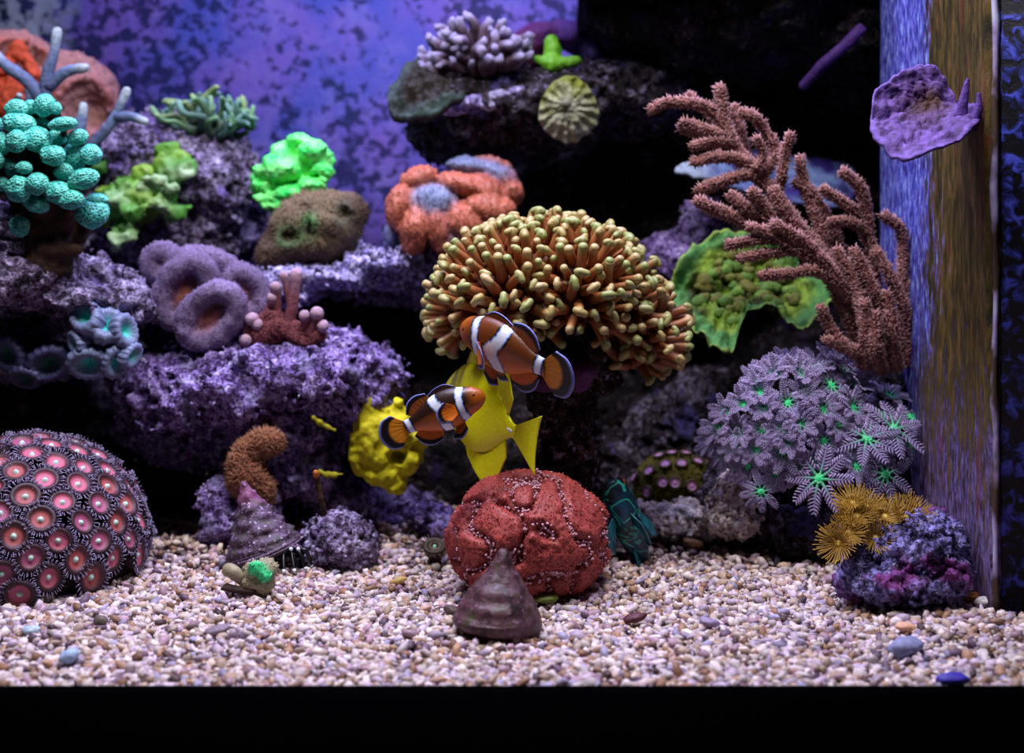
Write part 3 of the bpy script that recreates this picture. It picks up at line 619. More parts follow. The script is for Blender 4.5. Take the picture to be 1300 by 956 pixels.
# mauve lobed brain coral with orange hollows
D = 1.05; ma, mb_, mo = hexc('#7c6c90'), hexc('#6c5a86'), hexc('#a85c34')
lb = thing('lobed_coral', 'mauve lobed brain coral with folded lips and orange hollows', 'coral', at(265, 440, D + .02))
def ring(cx, cy, rx, ry, rot, rad, d0, tiltd, cols, gap=None, squeeze=0):
    c = Clay(0.0016, 0.004); T = np.linspace(0, 2 * np.pi, 26); Pp = []
    for t in T:
        a, b = rx * math.cos(t), ry * math.sin(t); x = cx + a * math.cos(rot) - b * math.sin(rot); y = cy + a * math.sin(rot) + b * math.cos(rot); Pp.append(at(x, y, d0 + tiltd * (y - cy)))
    c.path(Pp, px(rad, d0), cols[0]); c.ell(at(cx, cy, d0 + .013), (px(rx * 1.0, d0), .016, px(ry * 1.0, d0)), cols[1], k=.003, R=np.array(Matrix.Rotation(rot, 3, 'Y')))
    c.noise(.0016, 120, 2, 5); V, F = c.build(); Cc = c.colors(V, .0025); nz = fbm(V * 60, 2, 4)[:, None]; Cc = Cc * (1 + .35 * nz); P, Nn, vi = on_surface(V, F, 900); s = spikes(P, Nn, .0016, .0006, Cc[vi] * 1.3); m = MB(); m.add(V, F, Cc); m.add(*s); return m.out()
for a in ((268, 402, 38, 26, -.75, 12, 1.025, 0.0001), (236, 370, 27, 40, .5, 12, 1.045, 0.0001), (312, 372, 20, 28, -.5, 10, 1.05, 0), (262, 340, 36, 14, .25, 11, 1.055, 0), (205, 335, 14, 16, .3, 11, 1.08, 0)):
    V, F, C = ring(a[0], a[1], a[2], a[3], a[4], a[5], a[6], a[7], (ma, mo)); part('lobe', V, F, m_fuzz, lb, C)
c = Clay(0.003, .01); c.ell(at(262, 385, 1.085), (px(62, D), .028, px(55, D))); c.ell(at(268, 430, 1.08), (px(40, D), .03, px(40, D))); c.noise(.004, 60, 2); V, F = c.build(); part('base', V, F, m_stem, lb)

# pink encrusting finger coral with pale tips
D = 1.03; p1, p2, p3 = hexc('#7c4448'), hexc('#985c68'), hexc('#bc9cb0')
fg = thing('finger_coral', 'pinkish-red finger coral with white knob tips on the purple rock', 'coral', at(365, 440, D + .01))
c = Clay(0.0016, 0.006); c.path([at(330, 420, D), at(350, 415, D), at(375, 425, D), at(400, 428, D)], [px(16, D), px(18, D), px(14, D), px(10, D)], p1); c.ell(at(345, 425, D + .01), (px(36, D), .02, px(20, D)), p1); c.ell(at(330, 455, D), (px(18, D), .014, px(18, D)), p1)
fing = [([(365, 415), (372, 385), (376, 348)], 8), ([(350, 405), (350, 380), (350, 365)], 8), ([(392, 425), (402, 405), (402, 398)], 9), ([(398, 430), (408, 418), (410, 414)], 8), ([(325, 425), (322, 410), (320, 405)], 9), ([(325, 430), (328, 415), (327, 412)], 8), ([(340, 400), (345, 385), (345, 378)], 7), ([(318, 455), (312, 440), (312, 432)], 8), ([(372, 400), (366, 372), (360, 350)], 6), ([(385, 420), (388, 408), (386, 400)], 7)]
c.noise(.005, 75, 3, 3); V, F = c.build(); part('base', V, F, m_fuzz, fg, c.colors(V)); P, Nn, vi = on_surface(V, F, 2200); a_, b_, c_ = spikes(P, Nn, .0022, .0007, p1 * 1.2, p2); part('polyp_fuzz', a_, b_, m_fuzz, fg, c_)['kind'] = 'stuff'
for pts, r in fing:
    P = along([at(a, b, D - .004 * i) for i, (a, b) in enumerate(pts)], 12); t = np.linspace(0, 1, 12); V, F = tube(P, px(r, D) * (1.15 - .3 * np.sin(t * 2.6)), 12); V = lobed(V, F, .0008, 200); tt = np.concatenate([np.repeat(np.concatenate([t, [1.1, 1.1]]), 12), [0, 1.1]])[:, None]
    part('finger', V, F, m_fuzz, fg, np.where(tt < .6, p1 + (p2 - p1) * tt / .6, p2 + (p3 - p2) * np.clip((tt - .6) / .5, 0, 1)))

# trumpet corals under the left shelf
def trumpet(label, D, heads, base_px, cg, cb):
    t = thing('trumpet_coral', label, 'coral', at(*base_px, D + .03)); st = Clay(.0028, .006)
    for (x, y, r, dx, dy, dd) in heads:
        ax = nrm([dx, dd, -dy]); A = nrm(np.cross(ax, [0, 0, 1.01])); B = np.cross(ax, A); nt, nr = 60, 12; th = np.linspace(0, 2 * np.pi, nt, endpoint=False); R = px(r, D); P0 = at(x, y, D)
        prof = np.array([(0.04, -.30), (.18, -.22), (.38, .0), (.62, .26), (.84, .30), (1.0, .12), (1.04, -.18), (.98, -.55), (.82, -1.0), (.55, -1.5)])
        sc = 1 + .05 * np.cos(th * 14); rr = prof[:, 0][:, None] * np.where(prof[:, 0][:, None] > .3, sc[None], 1); sq = 1 + .14 * np.cos(2 * th + x)
        V = P0 + R * (rr * sq)[..., None] * (np.cos(th)[None, :, None] * A + np.sin(th)[None, :, None] * B) + R * .9 * prof[:, 1][:, None, None] * ax
        I = np.arange(len(prof) * nt).reshape(len(prof), nt); J = np.roll(I, -1, 1); q = np.stack([I[:-1], I[1:], J[1:], J[:-1]], -1).reshape(-1, 4)
        V = V.reshape(-1, 3); nn = vnormals(V, q)
        if (nn[4 * nt:5 * nt] @ ax).mean() < 0: q = q[:, ::-1]
        k = np.array([0, .1, .7, 1, 1, 1, 1, 1, .9, .6]); C = cg * (1 - k)[:, None, None] + (cb * (1 + .28 * np.cos(th * 28))[:, None])[None] * k[:, None, None]
        part('polyp', V, q, m_flesh, t, np.clip(C.reshape(-1, 3), 0, 1)); st.cap(P0 - ax * R * 1.1, at(*base_px, D + .03), R * .55, R * .5)
    st.noise(.002, 90, 2); V, F = st.build(); part('stem', V, F, m_stem, t)
trumpet('cluster of pale blue-grey trumpet corals with teal mouths under the left rock shelf', 0.985, [(108, 402, 23, -.35, -.5, -.75), (113, 462, 25, .05, .35, -.85), (136, 412, 22, .35, -.55, -.7), (160, 420, 20, .75, -.2, -.55), (148, 460, 20, .5, .3, -.75), (168, 452, 16, .85, .2, -.4), (95, 435, 16, -.7, .1, -.6)], (130, 430), hexc('#2fe0c8'), hexc('#7480a4'))
trumpet('shaded dark trumpet corals with green mouths at the left edge', 1.0, [(62, 462, 27, .1, .3, -.85), (8, 450, 24, -.1, .2, -.9), (32, 480, 18, 0, .5, -.8)], (40, 440), hexc('#1c7a5c'), hexc('#4a4a74'))  # same coral in darker colours: shade painted into the polyps

# ---- polyp mounds
def polyp_mesh(kind):
    """flat oral disc with a mouth and a raised rim, radius 1 along +Z; returns disc mesh and fringe mesh"""
    cm, ci, co, rim = kind; nt = 32; th = np.linspace(0, 2 * np.pi, nt, endpoint=False)
    prof = [(.0, .14), (.10, .13), (.15, .03), (.2, .0), (.4, .02), (.54, .07), (.6, .15), (.78, .2), (.86, .05), (.78, -.5)]
    cols = [cm, cm, cm * .7 + ci * .3, ci, ci * 1.05, co, rim * 1.3, rim, rim * .7, rim * .5]
    V = np.array([[[r * math.cos(t), r * math.sin(t), z] for t in th] for r, z in prof]).reshape(-1, 3); I = np.arange(len(prof) * nt).reshape(len(prof), nt); J = np.roll(I, -1, 1)
    q = np.stack([I[:-1], I[1:], J[1:], J[:-1]], -1).reshape(-1, 4)
    C = np.repeat(np.array(cols), nt, 0) * (1 + .12 * np.tile(np.cos(th * 16), len(prof)))[:, None]
    return V, q, np.clip(C, 0, 1)
def fringe_mesh(cnt, ln, r, c0, c1, up=.35, base=.84):
    m = MB()
    for k in range(cnt):
        a = 2 * math.pi * k / cnt + random.uniform(-.04, .04); d = np.array([math.cos(a), math.sin(a), 0]); u = up * (1.5 if k % 2 else .55) * random.uniform(.8, 1.2)
        P = np.array([d * base + [0, 0, .05], d * (base + ln * .55) + [0, 0, .05 + u * ln * .6], d * (base + ln) + [0, 0, .05 + u * ln * .8]]); V, F = tube(P, [r, r * .9, r * .7], 4)
        m.add(V, F, np.concatenate([np.repeat([c0, c0 * .6 + c1 * .4, c1, c1, c1], 4, 0), [c0, c1]]))
    return m.out()
D = 0.935
zm = thing('zoanthid_mound', 'dome of pink-red polyps with pale green centres at the lower left edge', 'coral', (at(40, 690, D)[0], D, 0))
cz = at(38, 690, D + .005); rz = np.array([px(133, D), .088, px(126, D)])
B, BF = ico(5); V = cz + B * rz * (1 + .02 * fbm(B * 5, 2))[:, None]; V[:, 2] = np.maximum(V[:, 2], -.004)
n = N('polyp_mat', .8, .15); n.color(n.ramp(n.noise(260, 3), [(.35, hexc('#140d10')), (.65, hexc('#3c2a30'))])); n.bump(n.noise(400, 3), 1, .002); m_mat = n.m
part('mat', V, BF, m_mat, zm)['label'] = 'dark tissue between the polyps'
kinds = [polyp_mesh((hexc('#c8f0dc'), hexc(a), hexc(b), hexc('#3a2028'))) for a, b in (('#c46480', '#b05060'), ('#a85478', '#945060'), ('#ac5454', '#703838'))]
dm = [mesh_np('polyp', v, q, m_polyp, c) for v, q, c in kinds]; fms = []
for k in range(3):
    V, F, C = fringe_mesh(44, .34, .036, hexc('#3a2832'), hexc('#b4a8d0'), .55, .74); fms.append(mesh_np('tentacle_fringe', V, F, m_polyp, C))
pts = []
gold = math.pi * (3 - 5 ** .5)
for i in range(230):
    z = 1 - 2 * (i + .5) / 230; r = (1 - z * z) ** .5; u = np.array([r * math.cos(gold * i), r * math.sin(gold * i), z]); p = cz + u * rz
    if u[1] > .45 or p[2] < .006: continue
    pts.append((p, nrm(u / rz)))
for i, (p, nn) in enumerate(pts):
    d = nrm(nn + rng.normal(size=3) * .10); s = px(random.uniform(19, 23), D); k = random.choices((0, 1, 2), (5, 3, 2))[0]
    o = put('polyp', dm[k], zm, p + nn * s * .45, d, (s, s * random.uniform(.88, 1), s), random.uniform(0, 6)); f = link('tentacle_fringe', fms[i % 3], o)

# brown fuzzy finger coral
D = 1.0; b1 = hexc('#9a6248')
t = thing('leather_coral', 'brown fuzzy finger coral bent like a hook on the small purple rock', 'coral', at(325, 640, D)); c = Clay(.0016, .006)
c.path([at(330, 648, D + .005), at(326, 622, D), at(312, 606, D - .004), at(308, 588, D - .004)], [px(13, D), px(18, D), px(20, D), px(16, D)], b1); c.path([at(310, 590, D - .002), at(318, 572, D), at(334, 562, D), at(347, 562, D)], [px(14, D), px(14, D), px(14, D), px(13, D)], b1); V, F = c.build()
C = np.zeros_like(V) + b1; part('body', V, F, m_fuzz, t, C); P, Nn, vi = on_surface(V, F, 4200); part('polyp_fuzz', *spikes(P, Nn, rng.uniform(.002, .0042, 4200), .0007, hexc('#8a5540'), hexc('#d09878'), bend=.3)[:2], m_fuzz, t, spikes(P, Nn, .002, .0006, hexc('#8a5540'), hexc('#d09878'))[2])['kind'] = 'stuff'
# ------------------------------------------------------------------ middle and right
# orange and blue-grey folded brain coral
D = 1.12; og, og2, bl = hexc('#bc6c54'), hexc('#a45a46'), hexc('#7480a4')
t = thing('folded_brain_coral', 'orange lobed brain coral with blue-grey valleys above the hammer coral', 'coral', at(570, 325, D + .02))
c = Clay(.0016, .004)
c.ell(at(575, 275, D + .02), (px(80, D), .035, px(45, D)), bl * .6); c.ell(at(548, 258, D - .012), (px(34, D), .014, px(24, D)), bl * 1.15)
for x, y, rx, ry, rot, dd, co in ((532, 228, 24, 16, -.4, -.004, og), (508, 262, 17, 28, .25, -.012, og), (527, 290, 20, 32, .15, -.016, og), (558, 294, 15, 30, -.2, -.016, og2), (588, 280, 26, 24, .3, -.014, og), (618, 264, 34, 20, .15, -.010, og), (592, 236, 40, 14, .25, -.006, og), (620, 240, 30, 16, .5, .0, og2), (645, 238, 16, 26, -.6, .012, og), (600, 212, 34, 12, .1, .015, bl), (632, 222, 26, 14, .5, .012, bl), (574, 302, 9, 24, 0, -.008, bl), (612, 290, 26, 16, -.3, -.002, bl), (500, 298, 12, 20, .3, .004, bl), (625, 208, 24, 9, .2, .022, og)):
    c.ell(at(x, y, D + dd), (px(rx, D), .017, px(ry, D)), co, k=.003, R=np.array(Matrix.Rotation(rot, 3, 'Y')))
c.noise(.0022, 100, 2, 3); V, F = c.build(); V = V + vnormals(V, F) * (.0004 * np.sin(V[:, 0] * 900 + 4 * fbm(V * 60, 2)))[:, None]; Cc = c.colors(V, .0018)
part('body', V, F, m_flesh, t, Cc); P, Nn, vi = on_surface(V, F, 5200); part('tentacle_stubble', *spikes(P, Nn, .0016, .0011, Cc[vi] * 1.15)[:2], m_fuzz, t, spikes(P, Nn, .0016, .0011, Cc[vi] * 1.15)[2])['kind'] = 'stuff'

# violet cluster coral on the shelf
D = 1.17; t = thing('cluster_coral', 'bushy violet-brown cluster coral with pale tips at the top middle', 'coral', at(605, 105, D)); bm_ = []
for k in range(4):
    P = along([(0, 0, 0), (.04 * k, .05, .4), (.08, -.04 * k, .8), (.05, .02, 1)], 9); tt = np.linspace(0, 1, 9); V, F = tube(P, .105 * (1.1 - .3 * tt), 8); Nn = vnormals(V, F); V = V + Nn * (.035 * vnoise(V * 14, k))[:, None]
    u = np.concatenate([np.repeat(np.concatenate([tt, [1.05, 1.05]]), 8), [0, 1.05]])[:, None]; bm_.append(mesh_np('branch', V, F, m_rough, np.where(u < .8, hexc('#3c2c38') + (hexc('#806878') - hexc('#3c2c38')) * u / .8, hexc('#806878') + (hexc('#c0b8e0') - hexc('#806878')) * np.clip((u - .8) / .2, 0, 1))))
for i in range(110):
    a = random.uniform(-1, 1); b = random.uniform(-1, .6); h = random.uniform(.1, 1); d = nrm([a * 1.2, b * .8 - .2, h]); put('branch', bm_[i % 4], t, at(605 + a * 22, 92 + random.uniform(-8, 14), D + b * .015), d, px(random.uniform(50, 74), D) * (1 - .15 * abs(a)), random.uniform(0, 6))
# dark plate with a greenish rim
D = 1.15; V, F, r, top, ax = plate([at(x, y, D + d) for x, y, d in ((492, 120, -.01), (505, 95, .01), (535, 72, .03), (570, 78, .03), (605, 95, .02), (600, 118, -.01), (570, 132, -.03), (530, 145, -.03), (500, 143, -.02))], at(548, 108, D - .012), thick=.016, bulge=.008, rough=.008)
k = np.clip((r - .6) / .3, 0, 1)[:, None] * top[:, None]; C = (hexc('#2a241e') * (1 - k) + (hexc('#3c5850') * (.5 + .5 * fbm(V * 50, 2)[:, None]) + .02) * k); solo('plate_coral', V, F, m_rough, 'dark brown plate coral with a greenish rim left of the violet cluster coral', 'coral', np.clip(C, 0, 1))
# lavender scaly crust on the shelf's edge
D = 1.14
c = Clay(.0018, .004)
for x, y, rx, ry in ((575, 132, 18, 12), (600, 128, 22, 14), (630, 122, 22, 12), (655, 118, 14, 9), (615, 135, 20, 9), (568, 140, 12, 7)): c.ell(at(x, y, D), (px(rx, D), .014, px(ry, D)))
c.ell(at(574, 126, D - .014), (px(8, D), .01, px(4, D)), op='sub', k=.002); c.noise(.005, 70, 3, 2); V, F = c.build(); m_lav = rock_mat('lavender_crust', hexc('#241c40'), hexc('#6c5cac'), hexc('#a89cd8'), hexc('#c4c0e8'), 160, 60, .6); solo('crust_coral', V, F, m_lav, 'lavender crusting coral on the front edge of the overhanging shelf', 'coral')
# green T-shaped coral
D = 1.16; gr = hexc('#6cb428'); c = Clay(.0012, .005); c.path([at(700, 80, D), at(702, 62, D), at(700, 52, D)], [px(11, D), px(9, D), px(8, D)], gr); c.path([at(682, 76, D - .003), at(702, 82, D - .006), at(732, 77, D - .003)], [px(5, D), px(9, D), px(7, D)], gr * .85); c.noise(.0012, 180, 2); V, F = c.build(); solo('green_coral', V, F, m_flesh, 'small green T-shaped coral on the brown shelf beside the violet cluster coral', 'coral', c.colors(V))
# round yellow-white coral
D = 1.13; V, F, r, top, ax = plate([at(722 + 38 * math.cos(a) * (1 + .06 * math.sin(3 * a)), 140 + 41 * math.sin(a) * (1 + .05 * math.cos(4 * a)), D + .01 * math.sin(a)) for a in np.linspace(0, 6.28, 14)[:-1]], at(720, 132, D - .006), thick=.012, bulge=.006, wav=.002, wfreq=16, rough=.004)
f = fbm(V * 70, 3, 2)[:, None]; u = (V[:, 2:3] - V[:, 2].min()) / np.ptp(V[:, 2]); mixk = np.clip(u * 1.6 - .5 + f * .8, 0, 1); C = hexc('#c8ccb0') * (1 - mixk) + hexc('#7c8430') * mixk; dk = np.clip(1 - np.linalg.norm((V - at(718, 138, D)) * [1.6, 0, .8], axis=1) / .012, 0, 1)[:, None]; C = C * (1 - dk * .8)
solo('round_coral', V, F, m_rough, 'round yellow and white coral disc hanging on the front of the brown shelf', 'coral', C)
# red and violet crust behind
c = Clay(.0022, .006)
for x, y, rx, ry, co in ((670, 65, 34, 22, '#6c2c54'), (730, 45, 26, 22, '#5c3c84'), (755, 60, 18, 22, '#8474b8'), (690, 50, 30, 20, '#5a2a60')): c.ell(at(x, y, 1.28), (px(rx, 1.28), .02, px(ry, 1.28)), hexc(co))
c.noise(.006, 50, 3); V, F = c.build(); solo('crust_coral', V, F, m_rough, 'dark red and violet crust behind the green T-shaped coral', 'coral', c.colors(V))

# ---- hammer coral
D = 0.965
hc = thing('hammer_coral', 'big brown hammer coral with pale bulb tips on a dark trunk', 'coral', (at(718, 640, D + .02)[0], D + .02, 0))
domes = [(650, 375, 88, 80, .0, .07), (728, 372, 84, 82, .006, .072), (600, 392, 42, 58, .006, .05), (785, 392, 44, 62, .010, .045), (822, 424, 30, 46, .008, .035), (690, 340, 84, 54, .012, .06), (800, 452, 30, 26, .012, .03)]
E = [(at(x, y, D + dd), np.array([px(rx, D), rd, px(ry, D)])) for x, y, rx, ry, dd, rd in domes]
c = Clay(.0026, .012)
for (cc, rr) in E: c.ell(cc, rr * .78)
c.ell(at(730, 440, D - .02), (px(70, D), .05, px(34, D)), op='sub'); c.noise(.004, 60, 2); V, F = c.build()
n = N('hammer_flesh', .5, .3); n.color(n.ramp(n.noise(90, 3), [(.3, hexc('#3a1c0e')), (.7, hexc('#7a4020'))])); n.bump(n.noise(260, 2), .4, .001); m_ham = n.m
part('flesh', V, F, m_ham, hc)
tent = []
for k in range(8):
    L = 1.0; bx, by = .16 * math.cos(k * 2.4), .16 * math.sin(k * 2.4); P = along([(0, 0, 0), (bx * .3, by * .3, .35), (bx, by, .72), (bx * 1.4, by * 1.4, .95)], 7); tt = np.linspace(0, 1, 7)
    V, F = tube(P, np.array([.24, .22, .2, .185, .18, .18, .185]), 9, cap=True); cs = hexc('#84441f'); ce = hexc('#a86a3c'); ct = hexc(['#b09c60', '#a4a062', '#bca470', '#949c5a'][k % 4])
    u = np.concatenate([np.repeat(np.concatenate([tt, [1.1, 1.15]]), 9), [0, 1.15]])[:, None]
    C = np.where(u < .72, cs + (ce - cs) * u / .72, ce + (ct - ce) * np.clip((u - .72) / .22, 0, 1)); m = MB(); m.add(V, F, C)
    B, BF = ico(2); tip = P[-1]
    if k % 3 == 0: m.add(B * [.19, .185, .15] + tip + [0, 0, .05], BF, ct)
    else:
        a = k * 1.1; w = np.array([math.cos(a), math.sin(a), 0])
        m.add(*(lambda v, f: (v, f, ct))(*tube(along([tip - w * .13 + [0, 0, .0], tip + [0, 0, .07], tip + w * (.2 + .03 * (k % 2)) + [0, 0, -.01]], 6), .14, 8)))
        m.add(B * .14 + tip - w * .13, BF, ct)
    V, F, C = m.out(); tent.append((V, F, C))
m_tent = attr_mat('hammer_tentacle', .35, .2, 300, 500, .2, .0006, .5); tmesh = [mesh_np('tentacle', *t_[:2], m_tent, t_[2]) for t_ in tent]
cand = []
for j, (cc, rr) in enumerate(E):
    cnt = int(660 * (rr[0] * rr[2] + rr[0] * rr[1] + rr[1] * rr[2]) / .0185)
    for i in range(cnt):
        z = 1 - 2 * (i + .5) / cnt; q = (1 - z * z) ** .5; u = np.array([q * math.cos(gold * i), q * math.sin(gold * i), z]); p = cc + u * rr * .84
        if any(k != j and (((p - c2) / (r2 * .80)) ** 2).sum() < 1 for k, (c2, r2) in enumerate(E)): continue
        nn = nrm(u / rr)
        if nn[2] < -.7: continue
        qx = 650 + p[0] / p[1] * FPX; qy = HOR - (p[2] - CAM_H) / p[1] * FPX
        if qy > 425 and 690 < qx < 785 and nn[1] < .3: continue
        d = nrm(nn + np.array([0, -.08, .28]) + rng.normal(size=3) * .16); L = px(random.uniform(24, 34), D)
        cand.append((nn[1] - .3 * nn[2] + (0 if p[1] < D + .04 else 1), p, d, L, i % 8, random.uniform(0, 6.28)))
cand.sort(key=lambda q: q[0])
for _, p, d, L, k, sp in cand[:300]: put('tentacle', tmesh[k], hc, p, d, (L * 1.0, L * 1.0, L), sp)
mb = MB()
for _, p, d, L, k, sp in cand[300:]:
    R = np.array((Vector((0, 0, 1)).rotation_difference(Vector(d)) @ Quaternion((0, 0, 1), sp)).to_matrix()); V, F, C = tent[k]; mb.add(V * L @ R.T + p, F, C)
V, F, C = mb.out(); part('tentacles_behind', V, F, m_tent, hc, C)['kind'] = 'stuff'; print('hammer tentacles', len(cand))
c = Clay(.0024, .010)
c.path([at(720, 430, D + .02), at(718, 500, D + .02), at(712, 570, D + .02), at(716, 690, D + .02)], [px(46, D), px(38, D), px(44, D), px(54, D)]); c.ell(at(690, 500, D + .005), (px(24, D), .02, px(20, D))); c.ell(at(755, 480, D + .02), (px(30, D), .02, px(24, D))); c.noise(.009, 48, 3, 5); c.noise(.004, 130, 1, 2, 'cell'); V, F = c.build(); V[:, 2] = np.maximum(V[:, 2], -.006)
m_trunk = rock_mat('coral_trunk', hexc('#060404'), hexc('#1a1010'), hexc('#3a2620'), hexc('#30205c'), 150, 40, .35, .66); part('trunk', V, F, m_trunk, hc)['label'] = 'dark encrusted trunk'
c = Clay(.0016, .004); pu = hexc('#64366c')
for x, y, rx, ry in ((690, 482, 24, 14), (718, 478, 26, 16), (742, 470, 16, 14), (735, 488, 14, 9)): c.ell(at(x, y, D - .022), (px(rx, D), .012, px(ry, D)), pu)
c.noise(.003, 80, 2); V, F = c.build(); solo('purple_sponge', V, F, m_rough, 'flat purple sponge wrapped on the trunk of the hammer coral', 'sponge', c.colors(V))
V, F = tube(along([at(668, 660, D - .01), at(664, 610, D - .012), at(678, 575, D - .01)], 10), px(9, D) * np.linspace(1.2, .6, 10), 10); solo('purple_sponge', lobed(V, F, .002, 90), F, m_rough, 'thin violet sponge flap at the foot of the hammer coral trunk', 'sponge', np.zeros((len(V), 3)) + hexc('#4a3c84'))

# ---- yellow tube sponge
D = 1.04; ys = hexc('#dcd21c'); yd = hexc('#80740a')
c = Clay(.0015, .008)
for x, y, rx, ry, rd in ((485, 560, 36, 40, .022), (468, 545, 16, 38, .018), (505, 550, 26, 30, .02), (520, 580, 20, 26, .018), (485, 600, 26, 20, .016), (455, 580, 10, 24, .014), (535, 560, 14, 14, .012), (500, 610, 16, 18, .012)): c.ell(at(x, y, D), (px(rx, D), rd, px(ry, D)), ys, k=.004)
c.cap(at(468, 530, D - .005), at(467, 508, D - .008), px(10, D), px(8, D), ys); c.cap(at(500, 525, D), at(504, 512, D), px(9, D), px(6, D), ys)
c.ell(at(502, 584, D - .024), (px(12, D), .03, px(9, D)), yd * .25, 'sub', .003); c.ell(at(483, 562, D - .03), (px(9, D), .016, px(22, D)), yd * .8, 'sub', .006); c.ell(at(520, 552, D - .03), (px(10, D), .012, px(8, D)), yd, 'sub', .005); c.ell(at(468, 506, D - .01), (px(4, D), .006, px(5, D)), yd * .4, 'sub', .002)
c.noise(.006, 55, 3, 4); c.noise(.0014, 260, 1, 3); V, F = c.build(); C = c.colors(V, .0025) * (1 + .2 * fbm(V * 90, 2)[:, None]); solo('yellow_sponge', V, F, attr_mat('sponge', .7, .35, 120, 350, .6, .0015), 'yellow sponge with a round hole beside the lower clownfish', 'sponge', np.clip(C, 0, 1))
for (P0, lab) in (([(396, 528), (408, 538), (425, 546)], 'small yellow sponge streak on the purple rock'), ([(404, 597), (418, 603), (434, 602)], 'thin yellow sponge strand near the upright stalk')):
    V, F = tube(along([at(a, b, 1.0) for a, b in P0], 10), px(4.2, 1.0) * (np.sin(np.linspace(.5, 2.8, 10)) + .25 * np.sin(np.arange(10) * 2.1)), 8); solo('sponge_strand', lobed(V, F, .001, 150), F, m_rough, lab, 'sponge', np.zeros((len(V), 3)) + ys * .45)

# ---- red brain coral
D = 0.885
rb = thing('red_brain_coral', 'round brick-red brain coral dotted with pale pink tentacles on the gravel', 'coral', (at(672, 760, D)[0], D, 0))
cc = at(672, 682, D + .012); R = np.array([px(106, D), .052, px(86, D)])
B, BF = ico(6)
def ridge(U):
    w = U * 2.8 + .45 * np.stack([fbm(U * 1.6, 2, 1), fbm(U * 1.6 + 9, 2, 2), fbm(U * 1.6 + 21, 2, 3)], 1); return np.clip(np.abs(vnoise(w * np.array([1.25, 1, .8]), 4)) * 3.2, 0, 1)
h = ridge(B); v = np.sqrt(h); sc = 1 - .2 * (1 - v) + .05 * fbm(B * 2.0, 2, 7); V = cc + B * R * sc[:, None]; V[:, 2] = np.maximum(V[:, 2], -.003)
Nn = vnormals(V, BF); str_ = np.sin((B[:, 2] * 1.1 + .35 * B[:, 0] + .5 * fbm(B * 2.5, 2, 11)) * 88); V = V + Nn * (.0004 * str_ * v + .0008 * fbm(V * 420, 2))[:, None]
red, dred = hexc('#ac4c46'), hexc('#5c2620'); C = dred + (red - dred) * (v[:, None] * .9 + .1) * (1 + .12 * str_[:, None]); part('body', V, BF, m_flesh, rb, np.clip(C, 0, 1))
P, Nq, vi = on_surface(V, BF, 20000); keep = (Nq[:, 1] < .4); P, Nq, vi = P[keep], Nq[keep], vi[keep]; cs = C[vi] * rng.uniform(1.0, 1.6, (len(P), 1))
a_, b_, c_ = spikes(P, Nq, rng.uniform(.0006, .0014, len(P)), .0005, cs, bend=.3); part('stubble', a_, b_, m_fuzz, rb, np.clip(c_, 0, 1))['kind'] = 'stuff'
P, Nq, vi = on_surface(V, BF, 26000); k = (h[vi] < .62) & (Nq[:, 1] < .3) & (rng.random(len(P)) < np.clip(1.15 - h[vi] * 1.5, .08, 1) * np.where(fbm(B[vi] * 2.2, 2, 31) > -.12, 1, .15)); P, Nq = P[k][:2600], Nq[k][:2600]
m = MB()
for p, nn in zip(P, Nq):
    q = p + nn * random.uniform(.0008, .0022) + rng.normal(size=3) * .0003; V2, F2 = ico(1); m.add(V2 * random.uniform(.0006, .001) + q, F2, hexc('#e8b4c4'))
    sV, sF, sC = spikes(p[None], (q - p)[None], np.linalg.norm(q - p), .0005, hexc('#c87080')); m.add(sV, sF, sC)
V, F, C = m.out(); part('tentacle_beads', V, F, m_polyp, rb, C)['kind'] = 'stuff'

# small olive-brown polyp beside it
def star_polyp(label, x, y, D, r, c0, c1, cm):
    p = at(x, y, D); t = thing('button_polyp', label, 'coral', (p[0], p[1], 0)); V, q, C = polyp_mesh((cm, c0, c0 * .7, c1)); o = put('disc', mesh_np('disc', V, q, m_polyp, C), t, p, (0, -.5, .85), px(r, D)); V, F, C = fringe_mesh(34, .4, .045, c1, c1 * 1.8); put('tentacle_fringe', mesh_np('tentacle_fringe', V, F, m_polyp, C), t, p, (0, -.5, .85), px(r, D))
    V, F = tube(along([[p[0], p[1] + .004, -.004], p - [0, -.003, .002]], 5), px(r * .5, D), 8); part('stalk', V, F, m_stem, t)
star_polyp('olive-brown polyp with a pale green centre left of the red brain coral', 552, 694, .965, 17, hexc('#4a3c1c'), hexc('#3c3020'), hexc('#a0e0b0'))
star_polyp('single brown polyp with a cyan centre on gravel below the lavender polyps', 934, 662, 1.0, 15, hexc('#6a4438'), hexc('#4c3644'), hexc('#60d0d8'))

# ---- small olive polyp mound with pink discs
D = 1.05; t = thing('zoanthid_mound', 'small olive-brown polyp mound with pale pink discs on the pale slab', 'coral', at(858, 640, D + .02)); cz = at(858, 616, D + .02); rz = np.array([px(52, D), .034, px(38, D)])
B, BF = ico(5); V = cz + B * rz * (1 + .05 * fbm(B * 3, 2))[:, None]; V[:, 2] = np.maximum(V[:, 2], at(858, 642, D)[2]); ol = hexc('#55501c'); C = np.clip(ol * (1 + .5 * fbm(B * 6, 2)[:, None]), 0, 1); part('mat', V, BF, m_fuzz, t, C); P, Nq, vi = on_surface(V, BF, 4500); a_, b_, c_ = spikes(P, Nq, rng.uniform(.002, .004, 4500), .0008, C[vi] * 1.8, bend=.3); part('fringe_fuzz', a_, b_, m_fuzz, t, np.clip(c_, 0, 1))['kind'] = 'stuff'
V, q, C = polyp_mesh((hexc('#f0c8d8'), hexc('#c88cc0'), hexc('#b06c90'), hexc('#4c4420'))); dmz = mesh_np('disc', V, q, m_polyp, C)
